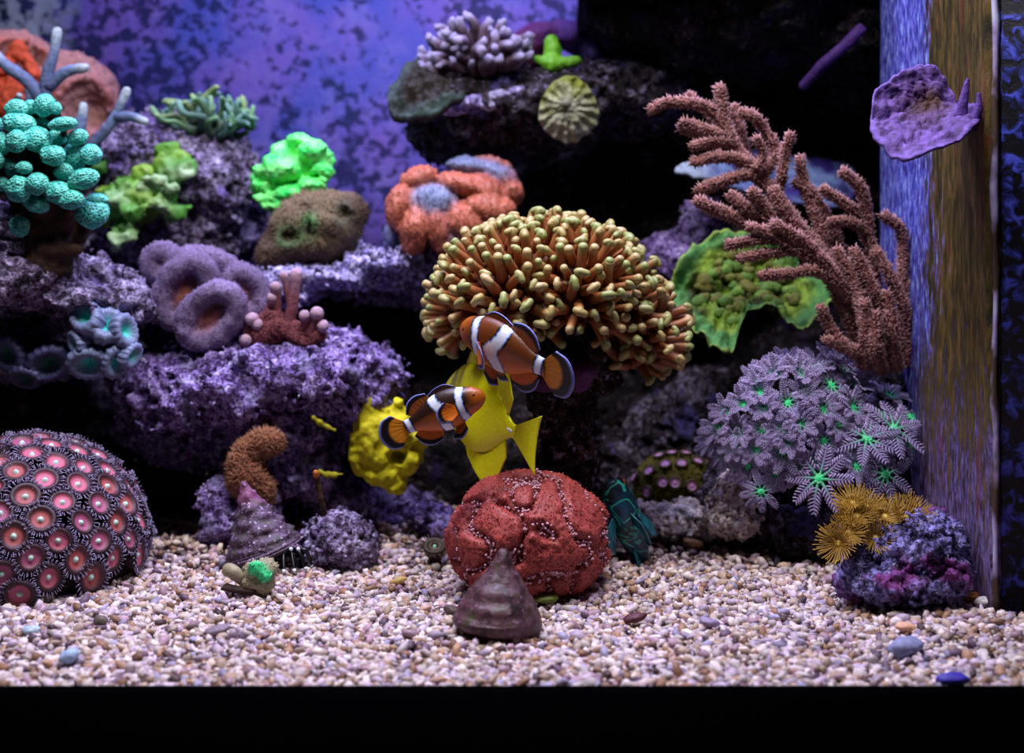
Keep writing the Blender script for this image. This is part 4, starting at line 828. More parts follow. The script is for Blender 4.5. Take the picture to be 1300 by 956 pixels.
for x, y in ((838, 583), (855, 580), (875, 577), (846, 594), (864, 593), (884, 592), (828, 602), (898, 606), (842, 611), (873, 614), (813, 611), (825, 622), (855, 611), (902, 596)):
    u = np.array([(at(x, y, D)[0] - cz[0]) / rz[0], 0, (at(x, y, D)[2] - cz[2]) / rz[2]]); s = min(.98, (u @ u) ** .5); u[1] = -(1 - s * s) ** .5; u = nrm(u); nn = nrm(u / rz); put('disc', dmz, t, cz + u * rz + nn * .0042, nn, px(10, D))

# ---- green plate coral
D = 1.07; out = [(851, 372, .02), (858, 340, .02), (885, 308, .03), (925, 293, .035), (975, 300, .035), (1030, 330, .03), (1060, 368, .02), (1045, 395, -.01), (1020, 415, -.03), (985, 392, -.02), (955, 388, -.02), (940, 412, -.035), (930, 440, -.045), (905, 436, -.045), (880, 415, -.03), (858, 400, -.005)]
gp = thing('plate_coral', 'yellow-green cup-shaped plate coral with a wavy rim behind the sea whip', 'coral', at(950, 430, D + .03))
V, F, r, top, ax = plate([at(x, y, D + d) for x, y, d in out], at(945, 362, D + .035), thick=.006, bulge=-.002, rough=.011, nr=36, nt=150)
f = fbm(V * 55, 3, 5)[:, None]; k = np.clip((r[:, None] - .72) / .12, 0, 1); ins = hexc('#3a3c18') * np.clip(.5 - f * 2.2, 0, 1) + hexc('#8cae3c') * np.clip(.5 + f * 2.2, 0, 1); C = ins * (1 - k) + hexc('#5c9c54') * k; kk = np.clip((r[:, None] - .955) / .03, 0, 1); C = C * (1 - kk) + hexc('#a8c85c') * kk; C = np.where(top[:, None] > .5, C, hexc('#2c3c28'))
part('plate', V, F, m_rough, gp, np.clip(C, 0, 1)); B, BF = ico(2)
for i in range(80):
    a = random.uniform(0, 6.28); q = random.uniform(.05, .62) ** .8; O = closed([at(x, y, D + d) for x, y, d in out], 150)[int(a / 6.2832 * 149)]; C0 = at(945, 362, D + .035); p = C0 + (O - C0) * q + ax * .003; s = random.uniform(.0022, .0058)
    part('knob', B * (1 + .35 * vnoise(B * 2 + i))[:, None] * s * [1.3, .55, 1] + p, BF, m_rough, gp, np.zeros((len(B), 3)) + ((hexc('#6c9444'), hexc('#848c44'), hexc('#7ca448'), hexc('#787838'))[i % 4]))
# pale blue plate behind the sea whip
D = 1.17; V, F, r, top, ax = plate([at(x, y, D + d) for x, y, d in ((858, 214, -.04), (890, 203, -.02), (960, 192, .03), (1020, 198, .05), (1078, 210, .05), (1090, 240, .02), (1060, 262, -.02), (980, 250, -.04), (910, 228, -.05))], at(985, 215, D), thick=.008, bulge=.004, rough=.004)
k = np.clip(fbm(V * 40, 3, 3)[:, None] * 2 + .3, 0, 1); C = hexc('#7c94c8') * (1 - k) + hexc('#3c2c84') * k; k = np.clip((at(905, 0, D)[0] - V[:, :1]) / .02, 0, 1); C = C * (1 - k) + hexc('#a8b8d0') * k; solo('plate_coral', V, F, m_rough, 'pale blue and violet plate coral far behind the top of the sea whip', 'coral', np.clip(C, 0, 1))

# ---- sea whip (gorgonian)
D0 = .975; gw = thing('sea_whip', 'feathery pinkish-brown sea whip leaning left from the overflow box corner', 'coral', at(1112, 470, D0 + .03))
gA, gB, gT = hexc('#74443e'), hexc('#9c6a62'), hexc('#d4a8a8')
W = [([(1110, 450, 0), (1062, 345, 0), (1010, 280, 0), (962, 222, 0), (925, 172, 0), (913, 112, -.005)], 9, 7.5),
     ([(925, 172, 0), (905, 142, -.005), (880, 130, -.01), (850, 130, -.012), (826, 140, -.015)], 8, 6), ([(928, 168, 0), (900, 145, .01), (876, 122, .01)], 6, 6), ([(930, 178, 0), (900, 165, -.01), (868, 155, -.015)], 8, 6.5), ([(932, 176, 0), (905, 172, .005), (866, 162, .0)], 7, 6), ([(935, 182, 0), (910, 178, -.01), (880, 185, -.02)], 7, 6),
     ([(965, 226, 0), (985, 195, 0), (972, 165, 0), (958, 148, -.005), (943, 142, -.005)], 7, 6.5), ([(950, 208, .01), (940, 170, .01), (932, 135, .01)], 7, 6), ([(958, 215, -.01), (968, 195, -.01), (962, 175, -.015)], 6, 5.5), ([(955, 212, 0), (925, 198, -.01), (882, 205, -.02)], 8, 7), ([(985, 248, 0), (994, 215, -.01), (1001, 172, -.015)], 7, 6),
     ([(985, 250, 0), (950, 222, -.005), (915, 230, -.015), (889, 240, -.02)], 8, 7), ([(1005, 288, 0), (960, 285, -.01), (925, 272, -.02), (886, 256, -.03)], 9, 8), ([(1010, 300, -.005), (970, 290, -.01), (945, 262, -.02), (928, 247, -.02)], 8, 7), ([(1020, 310, -.01), (990, 292, -.015), (970, 262, -.02), (956, 244, -.025)], 8, 7), ([(1060, 350, -.01), (1025, 305, -.015), (1000, 268, -.02), (983, 243, -.02)], 9, 8), ([(1050, 320, .005), (1035, 270, 0), (1020, 235, 0), (1016, 202, 0)], 8, 7), ([(1075, 335, .01), (1050, 280, .005), (1030, 245, 0), (1010, 232, 0)], 8, 7),
     ([(1120, 440, .01), (1108, 340, .005), (1100, 270, 0), (1090, 235, -.005), (1070, 218, -.01)], 9, 7), ([(1102, 300, .005), (1090, 272, 0), (1070, 258, -.005), (1045, 240, -.01)], 7, 6.5), ([(1100, 290, 0), (1080, 282, -.005), (1055, 283, -.01)], 7, 6), ([(1145, 450, .015), (1146, 350, .01), (1143, 295, .005), (1122, 272, 0)], 8, 6.5),
     ([(1070, 365, -.01), (1020, 308, -.02), (970, 305, -.03), (926, 311, -.035)], 7, 6), ([(1075, 372, -.01), (1030, 320, -.02), (980, 322, -.03), (940, 327, -.035)], 7, 6), ([(1085, 385, -.01), (1040, 345, -.025), (1000, 348, -.03), (967, 350, -.035)], 7, 6), ([(1065, 358, -.015), (1020, 322, -.025), (985, 300, -.03), (952, 290, -.035)], 8, 7), ([(1080, 380, -.015), (1040, 325, -.025), (1010, 298, -.03), (984, 285, -.035)], 8, 7),
     ([(1105, 455, -.01), (1075, 440, -.02), (1055, 420, -.02), (1042, 390, -.025)], 8, 6), ([(1110, 458, -.01), (1090, 445, -.02), (1068, 440, -.02), (1050, 430, -.025)], 8, 6), ([(1095, 462, 0), (1075, 400, -.01), (1050, 355, -.01), (1020, 330, -.02)], 9, 7), ([(1110, 465, -.01), (1095, 400, -.02), (1082, 350, -.02), (1062, 318, -.02)], 9, 7), ([(1130, 465, -.005), (1120, 400, -.015), (1105, 360, -.02), (1085, 320, -.02)], 9, 7), ([(1150, 465, .005), (1148, 400, 0), (1130, 350, -.005), (1112, 320, -.005)], 9, 7), ([(1160, 462, .015), (1162, 400, .015), (1155, 360, .01)], 8, 7), ([(1140, 468, -.01), (1132, 420, -.02), (1126, 375, -.02)], 9, 8), ([(1100, 466, -.015), (1100, 430, -.025), (1096, 385, -.03)], 9, 7), ([(1120, 470, -.015), (1112, 440, -.03), (1110, 400, -.03)], 9, 8)]
for pts, r0, r1 in W:
    n_ = 10 + 8 * len(pts); P = along([at(x, y, D0 + .02 + d) for x, y, d in pts], n_); P = P + .0012 * np.stack([vnoise(P * 55, s_) for s_ in (1, 2, 3)], 1); tt = np.linspace(0, 1, n_); V, F = tube(P, np.linspace(px(r0, D0), px(r1, D0), n_) * .86, 9); V = lobed(V, F, .0006, 300); f = fbm(V * 150, 2)[:, None]
    C = np.clip(gA + (gB - gA) * (.5 + f), 0, 1); ln = np.linalg.norm(np.diff(P, axis=0), axis=1).sum(); Pq, Nq, vi = on_surface(V, F, int(ln * 12500)); m = MB(); m.add(V, F, C)
    T = nrm(np.gradient(P, axis=0)); near = np.argmin(((Pq[:, None] - P[None]) ** 2).sum(-1), 1); dirn = nrm(Nq + .45 * T[near]); m.add(*spikes(Pq, dirn, rng.uniform(.0014, .0034, len(Pq)), .0007, gB, gT, bend=.25)); V, F, C = m.out(); part('branch', V, F, m_fuzz, gw, C)

# ---- lavender feather polyps
fp = thing('feather_polyps', 'lavender feathery polyps with glowing green centres beside the overflow box', 'coral', at(1040, 640, 1.0))
lv, lv2, gc = hexc('#9080ac'), hexc('#c4b4e0'), hexc('#2cf08c')
def feather(openness, k):
    m = MB(); cm = MB()
    for j in range(8):
        a = 2 * math.pi * j / 8 + random.uniform(-.12, .12); e = np.array([math.cos(a), math.sin(a), 0]); s = np.array([-math.sin(a), math.cos(a), 0]); dr = random.uniform(-.15, .15); o = openness + random.uniform(-.12, .12); Ln = random.uniform(.85, 1.05)
        u = np.linspace(0, 1, 10); ang = (1 - o) * 1.35 * (1 - .5 * u); step = np.stack([np.cos(ang), np.sin(ang) - o * .55 * u], 1) * Ln / 9; cur = np.cumsum(step, 0) - step[0]
        P = e * (.07 + cur[:, :1]) + np.array([0, 0, 1]) * cur[:, 1:] + s * (dr * u ** 2)[:, None]
        w = .055 * (1 - .55 * u); V, F = tube(P, w, 5); uu = np.concatenate([np.repeat(np.concatenate([u, [1, 1]]), 5), [0, 1]])[:, None]; gk = np.clip(1 - uu / .62, 0, 1) ** 1.2; m.add(V, F, lv * (1 - gk) + gc * .8 * gk)
        Tn = nrm(np.gradient(P, axis=0)); up = nrm(np.cross(Tn, s)); 
        for i in range(2, 10):
            for sg in (-1, 1):
                ll = .17 * math.sin(math.pi * min(1, (i + .4) / 9.6)) ** .6 + .06; d = nrm(s * sg + Tn[i] * .55 + up[i] * random.uniform(-.15, .3)); q = P[i]; V, F = tube(np.array([q, q + d * ll * .6, q + d * ll + Tn[i] * .03]), [.034, .03, .022], 4, round_end=False); m.add(V, F, np.concatenate([np.repeat([lv, (lv + lv2) / 2, lv2], 4, 0), [lv, lv2]]))
    B, BF = ico(2); cm.add(B * [.15, .15, .09] + [0, 0, .02], BF, gc)
    for j in range(8): a = 2 * math.pi * j / 8; cm.add(B * .045 + [.13 * math.cos(a), .09 * math.sin(a), .05], BF, hexc('#8cf8b8'))
    return m.out(), cm.out()
fmesh = []
for k, op in enumerate((.12, .28, .48, .85, .95, .75)):
    (V, F, C), (V2, F2, C2) = feather(op, k); fmesh.append((mesh_np('polyp', V, F, m_polyp, C), mesh_np('polyp_centre', V2, F2, m_polyp, C2)))
V, F = tube(along([(0, 0, -1.6), (.03, 0, -.8), (0, 0, 0)], 8), np.linspace(.1, .14, 8), 9, round_end=False); smesh = mesh_np('stalk', V, F, m_flesh, np.zeros((len(V), 3)) + hexc('#5c4a5c'))
def fpoly(x, y, D, r, d, k):
    p = at(x, y, D); o = put('polyp', fmesh[k][0], fp, p, d, px(r, D), random.uniform(0, 6)); link('polyp_centre', fmesh[k][1], o); link('stalk', smesh, o)
big = [(1040, 608, .945, 42, (-.25, -.85, .25), 3), (966, 624, .955, 26, (-.1, -.95, .1), 4), (1124, 603, .95, 37, (.1, -.9, .3), 4), (1101, 557, .955, 40, (-.1, -.75, .6), 3), (1135, 545, .96, 40, (.15, -.75, .6), 3), (1118, 526, .985, 34, (.05, -.5, .8), 3), (1156, 530, .985, 36, (.35, -.5, .7), 4), (1086, 592, .955, 28, (.2, -.8, .3), 2), (1155, 565, .99, 28, (.5, -.6, .5), 3), (1128, 505, 1.0, 32, (.2, -.3, .9), 2)]
for b in big: fpoly(*b)
for x, y, r, k in ((915, 545, 28, 1), (918, 575, 24, 2), (938, 548, 28, 1), (932, 590, 22, 2), (950, 592, 24, 2), (945, 515, 28, 0), (965, 500, 30, 1), (968, 545, 26, 2), (985, 480, 30, 0), (978, 475, 28, 1), (1000, 512, 30, 2), (993, 573, 32, 2), (1015, 480, 32, 0), (1032, 470, 30, 1), (1055, 490, 34, 3), (1050, 465, 30, 0), (1070, 475, 30, 1), (1045, 520, 28, 2), (1082, 518, 30, 2), (1045, 560, 30, 2), (1015, 540, 30, 1), (935, 565, 26, 1), (960, 570, 26, 1), (970, 520, 28, 0), (1020, 500, 28, 1), (990, 545, 28, 1), (1062, 540, 26, 2), (905, 560, 24, 1), (1075, 570, 26, 2), (960, 485, 24, 0), (1000, 465, 26, 0), (1085, 490, 28, 1), (925, 525, 26, 0), (1010, 595, 26, 2), (985, 600, 24, 2), (1000, 560, 28, 0), (1030, 585, 24, 1)):
    ux, uy = (x - 1010) / 115, (560 - y) / 100; z = -math.sqrt(max(.05, 1 - ux * ux - uy * uy)); fpoly(x, y, 1.0 + z * .045, r, nrm([ux * .9, z * 1.15 - .1, uy * .75 + .25]), k)
m = MB()
for pts in ([(1150, 610), (1175, 600), (1190, 585)], [(1165, 560), (1178, 575), (1192, 588)], [(1178, 500), (1175, 540), (1180, 565)]):
    P = along([at(x, y, 1.0) for x, y in pts], 12); V, F = tube(P, px(4.5, 1.0), 7); m.add(lobed(V, F, .0006, 200), F, hexc('#6c6a80'))
V, F, C = m.out(); part('runner', V, F, m_flesh, fp, C)['label'] = 'bare grey runners'
V, F = tube(along([at(1180, 535, 1.02), at(1178, 505, 1.02), at(1180, 487, 1.02)], 10), px(8, 1.02) * np.array([1.4, 1.1, 1, .9, .9, .9, .95, 1.1, 1.1, .9]), 10); solo('blue_sponge', V, F, m_flesh, 'tiny blue-grey knob sponge against the overflow box', 'sponge', np.zeros((len(V), 3)) + hexc('#5c6ca8'))

# ---- yellow polyps
yp = thing('yellow_polyps', 'cluster of mustard-yellow polyps with long thin tentacles on the knobbly rock', 'coral', at(1110, 700, .875)); ya, yb, yc = hexc('#8c6818'), hexc('#dcb450'), hexc('#f0dc60')
def ypoly(k):
    m = MB(); nt = 20; th = np.linspace(0, 2 * np.pi, nt, endpoint=False); prof = [(0, .03, yc), (.05, .05, yc), (.1, .0, hexc('#b8942c')), (.26, .02, ya * 1.1), (.32, -.06, ya), (.24, -.5, ya * .8), (.2, -1.2, ya * .6)]
    V = np.array([[[r * math.cos(t), r * math.sin(t), z] for t in th] for r, z, _ in prof]).reshape(-1, 3); I = np.arange(len(prof) * nt).reshape(-1, nt); J = np.roll(I, -1, 1); m.add(V, np.stack([I[:-1], I[1:], J[1:], J[:-1]], -1).reshape(-1, 4), np.repeat([c_ for _, _, c_ in prof], nt, 0)); body = m.out(); m = MB()
    for j in range(64):
        a = 2 * math.pi * j / 64 + random.uniform(-.05, .05); e = np.array([math.cos(a), math.sin(a), 0]); lift = (.75 if j % 2 else .35) + random.uniform(-.15, .15); L = random.uniform(.7, 1.0); P = along([e * (.2 if j % 3 else .34), e * (.36 + L * .45) + [0, 0, L * .45 * lift], e * (.36 + L * .72) + [0, 0, L * lift]], 6); V, F = tube(P, np.linspace(.032, .018, 6), 4); m.add(V, F, np.concatenate([np.repeat(np.linspace(0, 1, 8)[:, None] * (yb - ya) * 1.15 + ya * 1.2, 4, 0), [ya, yb]]))
    return body, m.out()
ym = [ypoly(k) for k in range(2)]; ymb = [(mesh_np('polyp', *a[:2], m_polyp, a[2]), mesh_np('tentacle_crown', *b[:2], m_polyp, b[2])) for a, b in ym]
for i, (x, y, D, d, r) in enumerate(((1064, 690, .845, (-.5, -.7, .2), 26), (1078, 676, .852, (-.25, -.65, .5), 25), (1088, 655, .86, (-.2, -.6, .7), 25), (1082, 638, .868, (-.35, -.4, .75), 24), (1112, 683, .85, (0, -.75, .45), 23), (1124, 655, .862, (.05, -.5, .75), 24), (1152, 655, .862, (.2, -.55, .7), 25), (1102, 642, .872, (.1, -.3, .9), 22), (1142, 650, .873, (.0, -.3, .9), 22), (1165, 648, .872, (.45, -.3, .75), 21))):
    o = put('polyp', ymb[i % 2][0], yp, at(x, y, D), d, px(r, D), random.uniform(0, 6)); link('tentacle_crown', ymb[i % 2][1], o)

# ---- purple cup coral on the overflow box
D = .845; pc = thing('cup_coral', 'purple plate coral shaped like a shell fixed on the overflow box side', 'coral', at(1180, 190, D + .02))
V, F, r, top, ax = plate([at(x, y, D + d) for x, y, d in ((1106, 150, .005), (1110, 118, .015), (1128, 103, .02), (1145, 90, .028), (1165, 80, .034), (1190, 88, .036), (1206, 108, .036), (1216, 132, .032), (1226, 148, .02), (1240, 140, .01), (1247, 135, 0), (1240, 158, -.015), (1215, 178, -.025), (1180, 194, -.03), (1148, 200, -.03), (1118, 182, -.015), (1107, 165, -.005))], at(1180, 130, D + .026), thick=.005, bulge=0, rough=.005, nr=40, nt=140)
ang = np.arctan2(V[:, 2] - V[:, 2].mean(), V[:, 0] - V[:, 0].mean()); f = fbm(V * 260, 2, 3)[:, None]; C = hexc('#6c5098') * (1 + .9 * f); kk = np.clip((r[:, None] - .93) / .05, 0, 1); C = C * (1 - kk) + hexc('#7c60b4') * kk; ik = np.clip(1.25 - r[:, None] / .5, 0, 1); C = C * (1 - ik) + hexc('#4c3028') * ik
Nn = vnormals(V, F); V = V + Nn * (.0016 * worley(V * 300) * (top > .5) * np.clip(1.4 - r, 0, 1))[:, None]; part('cup', V, F, m_rough, pc, np.clip(C, 0, 1))
V, F = tube(along([at(1220, 150, D - .004), at(1224, 125, D - .004), at(1228, 102, D - .002)], 12), px(8, D) * np.linspace(1.1, .35, 12), 9); V = (V - V.mean(0)) * [1, .6, 1] + V.mean(0); part('spur', V, F, m_rough, pc, np.zeros((len(V), 3)) + hexc('#6c4ca4'))
V, F = tube(along([at(1232, 165, D - .006), at(1242, 140, D - .008), at(1243, 120, D - .008)], 12), px(8, D) * np.linspace(1.1, .35, 12), 9); V = (V - V.mean(0)) * [1, .6, 1] + V.mean(0); part('spur', V, F, m_rough, pc, np.zeros((len(V), 3)) + hexc('#6c4ca4'))
# violet tube growing under the dark overhang
V, F = tube(along([at(1095, 35, 1.08), at(1070, 60, 1.08), at(1045, 82, 1.085), at(1020, 108, 1.10)], 16), px(7, 1.1), 9); solo('violet_sponge', lobed(V, F, .0012, 120), F, m_rough, 'thin violet sponge strand across the dark overhanging rock at the top right', 'sponge', np.zeros((len(V), 3)) + hexc('#4a2c70'))
# ------------------------------------------------------------------ animals
def fin(base, edge, nb=20, ne=9, thick=.0006, cols=None, side=None, rays=14, ripple=.0):
    """fan between a base line and an outer line, tapered thickness; local coordinates"""
    Bp, Ep = along(base, nb), along(edge, nb); t = np.linspace(0, 1, ne); P = Bp[:, None] + (Ep - Bp)[:, None] * t[None, :, None]
    nn = nrm(np.cross(Bp[-1] - Bp[0] + 1e-9, Ep[nb // 2] - Bp[nb // 2])); u = np.linspace(0, 1, nb)
    P = P + nn * (ripple * np.sin(u * 9)[:, None] * t[None])[..., None]
    th = thick * (1 - .7 * t)[None] * (1 + .35 * np.cos(u * rays * 2 * np.pi))[:, None]; V = np.concatenate([(P + nn * th[..., None]).reshape(-1, 3), (P - nn * th[..., None]).reshape(-1, 3)]); I = np.arange(nb * ne).reshape(nb, ne); o = nb * ne
    q = np.stack([I[:-1, :-1], I[1:, :-1], I[1:, 1:], I[:-1, 1:]], -1).reshape(-1, 4); e = np.concatenate([I[:-1, 0], I[-1, :-1], I[::-1, -1][:-1], I[0, ::-1][:-1]]); e2 = np.roll(e, -1)
    U, Tt = np.meshgrid(u, t, indexing='ij'); C = cols(U.ravel(), Tt.ravel()) if callable(cols) else np.zeros((o, 3)) + cols
    return V, [np.vstack([q[:, ::-1], q + o, np.stack([e, e2, e2 + o, e + o], 1)])], np.vstack([C, C])
def lerp(x, stops):
    xs = [s[0] for s in stops]; cs = np.array([s[1] for s in stops]); return np.stack([np.interp(x, xs, cs[:, i]) for i in range(3)], -1)
def body(stops, L, nu=110, nv=48, e=1.0):
    """loft along -X from the snout; stops: u, top, bottom, half width"""
    S = np.array(stops); uu = along(S, nu); u = uu[:, 0]; th = np.linspace(0, 2 * np.pi, nv, endpoint=False); s, c = np.sin(th), np.cos(th)
    mid, hh = (uu[:, 1] + uu[:, 2]) / 2, (uu[:, 1] - uu[:, 2]) / 2
    V = np.stack([np.repeat((.5 - u)[:, None], nv, 1), uu[:, 3][:, None] * np.sign(c)[None] * np.abs(c)[None] ** e, mid[:, None] + hh[:, None] * s[None]], -1) * L; I = np.arange(nu * nv).reshape(nu, nv); J = np.roll(I, -1, 1)
    q = np.stack([I[:-1], J[:-1], J[1:], I[1:]], -1).reshape(-1, 4); V = V.reshape(-1, 3); V2 = np.vstack([V, V[:nv].mean(0), V[-nv:].mean(0)]); k = np.arange(nv); kk = (k + 1) % nv; m = nu * nv
    tri = np.vstack([np.stack([np.full(nv, m), kk, k], 1), np.stack([np.full(nv, m + 1), m - nv + k, m - nv + kk], 1)]); U = np.concatenate([np.repeat(u, nv), [u[0], u[-1]]]); Z = np.concatenate([np.tile(s, nu), [0, 0]])
    return V2, [q, tri], U, Z
m_fish = N('fish_skin', .38, .5); m_fish.color(m_fish.mix(1.0, m_fish.attr(), m_fish.ramp(m_fish.noise(500, 2), [(.3, .86), (.6, 1)]), 'MULTIPLY')); m_fish.bump(m_fish.voro(900), .12, .0004); m_fish = m_fish.m
m_fin = attr_mat('fin_skin', .45, .15, 300, 700, .15, .0003, .4)
def eye(parent, p, r, iris, L):
    B, BF = ico(3); s = np.sign(p[1]); f = B[:, 1] * s; C = np.where((f > .78)[:, None], hexc('#05050a'), np.where((f > .5)[:, None], iris, hexc('#0a0806'))); part('eye', (B * [1, .55, 1] * r + np.array(p)) * L, BF, m_fish, parent, C, world=False)
def pose(o, pos, head, roll=0):
    X = nrm(head); Y = nrm(np.cross([0, 0, 1], X)); Z = np.cross(X, Y); o.location = pos; o.rotation_euler = (Matrix((X, Y, Z)).transposed() @ Matrix.Rotation(roll, 3, 'X')).to_euler()
WHT, ORG, BRN, BLK, BLU = hexc('#e8f0ff'), hexc('#d06a10'), hexc('#2c150c'), hexc('#060508'), hexc('#5a68d8')
def clownfish(label, pos, head, L, dark, roll=0):
    f = thing('clownfish', label, 'fish', (0, 0, 0), 'clownfish pair')
    V, F, U, Z = body([(0, .02, -.025, .02), (.025, .075, -.07, .055), (.1, .14, -.125, .095), (.2, .175, -.155, .115), (.33, .222, -.205, .13), (.47, .235, -.225, .125), (.6, .215, -.205, .105), (.73, .165, -.155, .08), (.85, .108, -.10, .052), (.94, .085, -.08, .034), (1, .085, -.08, .024)], L)
    k = np.clip((Z + .7 + .15 * np.sin(U * 7)) / .8, 0, 1)[:, None] * dark; C = ORG * (1 - k) + BRN * k; hd = np.clip((.2 - U) / .1, 0, 1)[:, None]; C = C * (1 - hd * .75) + (ORG * .75) * hd * .75
    bands = [(.255 + .035 * (1 - Z ** 2) - .02 * Z, .040), (.555 - .085 * np.exp(-((Z + .05) / .38) ** 2) + .03 * Z, .052 + .03 * np.exp(-((Z + .1) / .5) ** 2)), (.945 + .012 * Z, .034)]
    for c0, w in bands:
        d = np.abs(U - c0); C = np.where((d < w + .016)[:, None], BLK, C); C = np.where((d < w)[:, None], WHT, C); d2 = np.abs(d - w + .006); C = np.where((d2 < .006)[:, None], hexc('#9cb8f4'), C)
    part('body', V, F, m_fish, f, C, world=False)
    edge = lambda a, b, cc: (lambda u, t: lerp(t, [(0, cc), (a, cc), (a + .03, BLK), (b + .03, BLK), (b + .06, BLU), (1, hexc('#8c94ec'))]))
    S = lambda pts: [np.array(p) * L for p in pts]
    def addfin(nm, b, e, cf, th=.010, rip=.0):
        v, ff, cc = fin(S(b), S(e), 22, 10, th * L, cf, ripple=rip * L); part(nm, v, ff, m_fin, f, cc, world=False)
    bc = BRN * dark + ORG * (1 - dark)
    addfin('tail_fin', [(-.49, 0, -.075), (-.49, 0, 0), (-.49, 0, .075)], [(-.62, 0, -.2), (-.76, 0, -.16), (-.83, 0, 0), (-.76, 0, .16), (-.62, 0, .2)], edge(.6, .88, hexc('#c87c14')))
    addfin('dorsal_fin', [(.24, 0, .18), (.1, 0, .225), (-.02, 0, .225), (-.12, 0, .19)], [(.2, 0, .235), (.1, 0, .29), (-.02, 0, .285), (-.14, 0, .235)], edge(.7, .92, bc))
    addfin('dorsal_fin', [(-.1, 0, .19), (-.2, 0, .155), (-.3, 0, .115), (-.38, 0, .09)], [(-.14, 0, .28), (-.27, 0, .30), (-.38, 0, .25), (-.44, 0, .14)], edge(.55, .9, bc * .7 + ORG * .3))
    addfin('anal_fin', [(-.1, 0, -.19), (-.2, 0, -.15), (-.3, 0, -.11), (-.38, 0, -.09)], [(-.15, 0, -.29), (-.27, 0, -.31), (-.38, 0, -.25), (-.44, 0, -.13)], edge(.6, .93, ORG))
    for s in (-1, 1):
        addfin('pelvic_fin', [(.16, .03 * s, -.18), (.06, .03 * s, -.21)], [(.16, .05 * s, -.30), (.08, .06 * s, -.36), (-.02, .06 * s, -.33)], edge(.55, .93, ORG * .8))
        addfin('pectoral_fin', [(.15, .125 * s, .03), (.15, .128 * s, -.08)], [(.06, .24 * s, .11), (-.05, .27 * s, .03), (-.05, .26 * s, -.09), (.05, .22 * s, -.14)], edge(.7, .9, ORG))
        eye(f, (.385, .083 * s, .045), .026, hexc('#8c4410'), L)
    m = MB(); B, BF = ico(2); v, ff = tube(S([(.493, -.03, -.03), (.503, 0, -.028), (.493, .03, -.03)]), .006 * L, 6); m.add(v, ff, hexc('#7c3408')); v, ff, cc = m.out(); part('mouth', v, ff, m_fish, f, cc, world=False)
    pose(f, pos, head, roll); return f
clownfish('clownfish swimming away to the left below the hammer coral, nearer the trunk', at(638, 441, .878), (-.68, .66, .28), .079, .8, -.25)
clownfish('darker clownfish facing right in front of the yellow fish and sponge', at(565, 522, .862), (.92, -.10, .40), .056, 1.0)

# yellow tang
Y1, Y2 = hexc('#f2f400'), hexc('#fcff10')
def tang(label, pos, head, L):
    f = thing('yellow_tang', label, 'fish', (0, 0, 0)); V, F, U, Z = body([(0, -.02, -.05, .008), (.06, .03, -.09, .03), (.15, .14, -.15, .055), (.3, .26, -.25, .075), (.47, .30, -.30, .08), (.65, .26, -.26, .065), (.8, .16, -.165, .042), (.92, .06, -.065, .022), (1, .045, -.05, .014)], L)
    part('body', V, F, m_fish, f, np.clip(Y1 * (1 + .06 * Z[:, None]), 0, 1), world=False); S = lambda pts: [np.array(p) * L for p in pts]; cf = lambda u, t: lerp(t, [(0, Y1), (1, Y2)])
    for nm, b, e in (('dorsal_fin', [(.2, 0, .24), (.03, 0, .29), (-.15, 0, .25), (-.38, 0, .09)], [(.16, 0, .36), (-.05, 0, .50), (-.25, 0, .47), (-.42, 0, .20)]), ('anal_fin', [(.1, 0, -.27), (-.05, 0, -.29), (-.2, 0, -.24), (-.38, 0, -.09)], [(.05, 0, -.36), (-.1, 0, -.45), (-.28, 0, -.47), (-.42, 0, -.2)]), ('tail_fin', [(-.49, 0, -.045), (-.49, 0, 0), (-.49, 0, .045)], [(-.76, 0, -.2), (-.74, 0, -.08), (-.74, 0, .08), (-.76, 0, .2)])):
        v, ff, cc = fin(S(b), S(e), 30, 10, .008 * L, cf, rays=18); part(nm, v, ff, m_fin, f, cc, world=False)
    for s in (-1, 1):
        v, ff, cc = fin(S([(.17, .075 * s, .0), (.17, .075 * s, -.07)]), S([(.04, .16 * s, .04), (-.02, .17 * s, -.05), (.02, .15 * s, -.13)]), 16, 7, .006 * L, cf); part('pectoral_fin', v, ff, m_fin, f, cc, world=False); eye(f, (.33, .055 * s, .05), .028, hexc('#b09400'), L)
        B, BF = ico(2); part('tail_spine', (B * [.035, .007, .012] + [-.44, .019 * s, 0]) * L, BF, m_fin, f, np.zeros((len(B), 3)) + hexc('#f4f4ec'), world=False)
    pose(f, pos, head); return f
tang('yellow disc-shaped fish half hidden behind the darker clownfish', at(606, 519, .935), (-.52, .80, .20), .102)

# mandarin-like dragonet
n = N('dragonet_skin', .4, .5); w = n.noise(85, 1.0, .5, None, .6); d = n.math('ABSOLUTE', n.math('SUBTRACT', n.math('FRACT', n.math('MULTIPLY', w, 4.5)), .5)); ln = n.ramp(d, [(.08, 1), (.17, 0)]); n.color(n.mix(ln, n.mix(n.ramp(n.noise(60, 2), [(.4, 0), (.6, 1)]), hexc('#061c24'), hexc('#0c3c54')), hexc('#28a088'))); n.bump(d, .2, .0005); m_drag = n.m
dg = thing('dragonet', 'teal patterned fish perched upright behind the red brain coral', 'fish', (0, 0, 0)); L = .082
V, F, U, Z = body([(0, .03, -.03, .04), (.05, .085, -.06, .085), (.14, .13, -.09, .125), (.25, .14, -.13, .145), (.4, .145, -.16, .14), (.6, .125, -.14, .115), (.8, .085, -.09, .07), (.93, .055, -.055, .04), (1, .05, -.05, .03)], L); part('body', V, F, m_drag, dg, world=False)
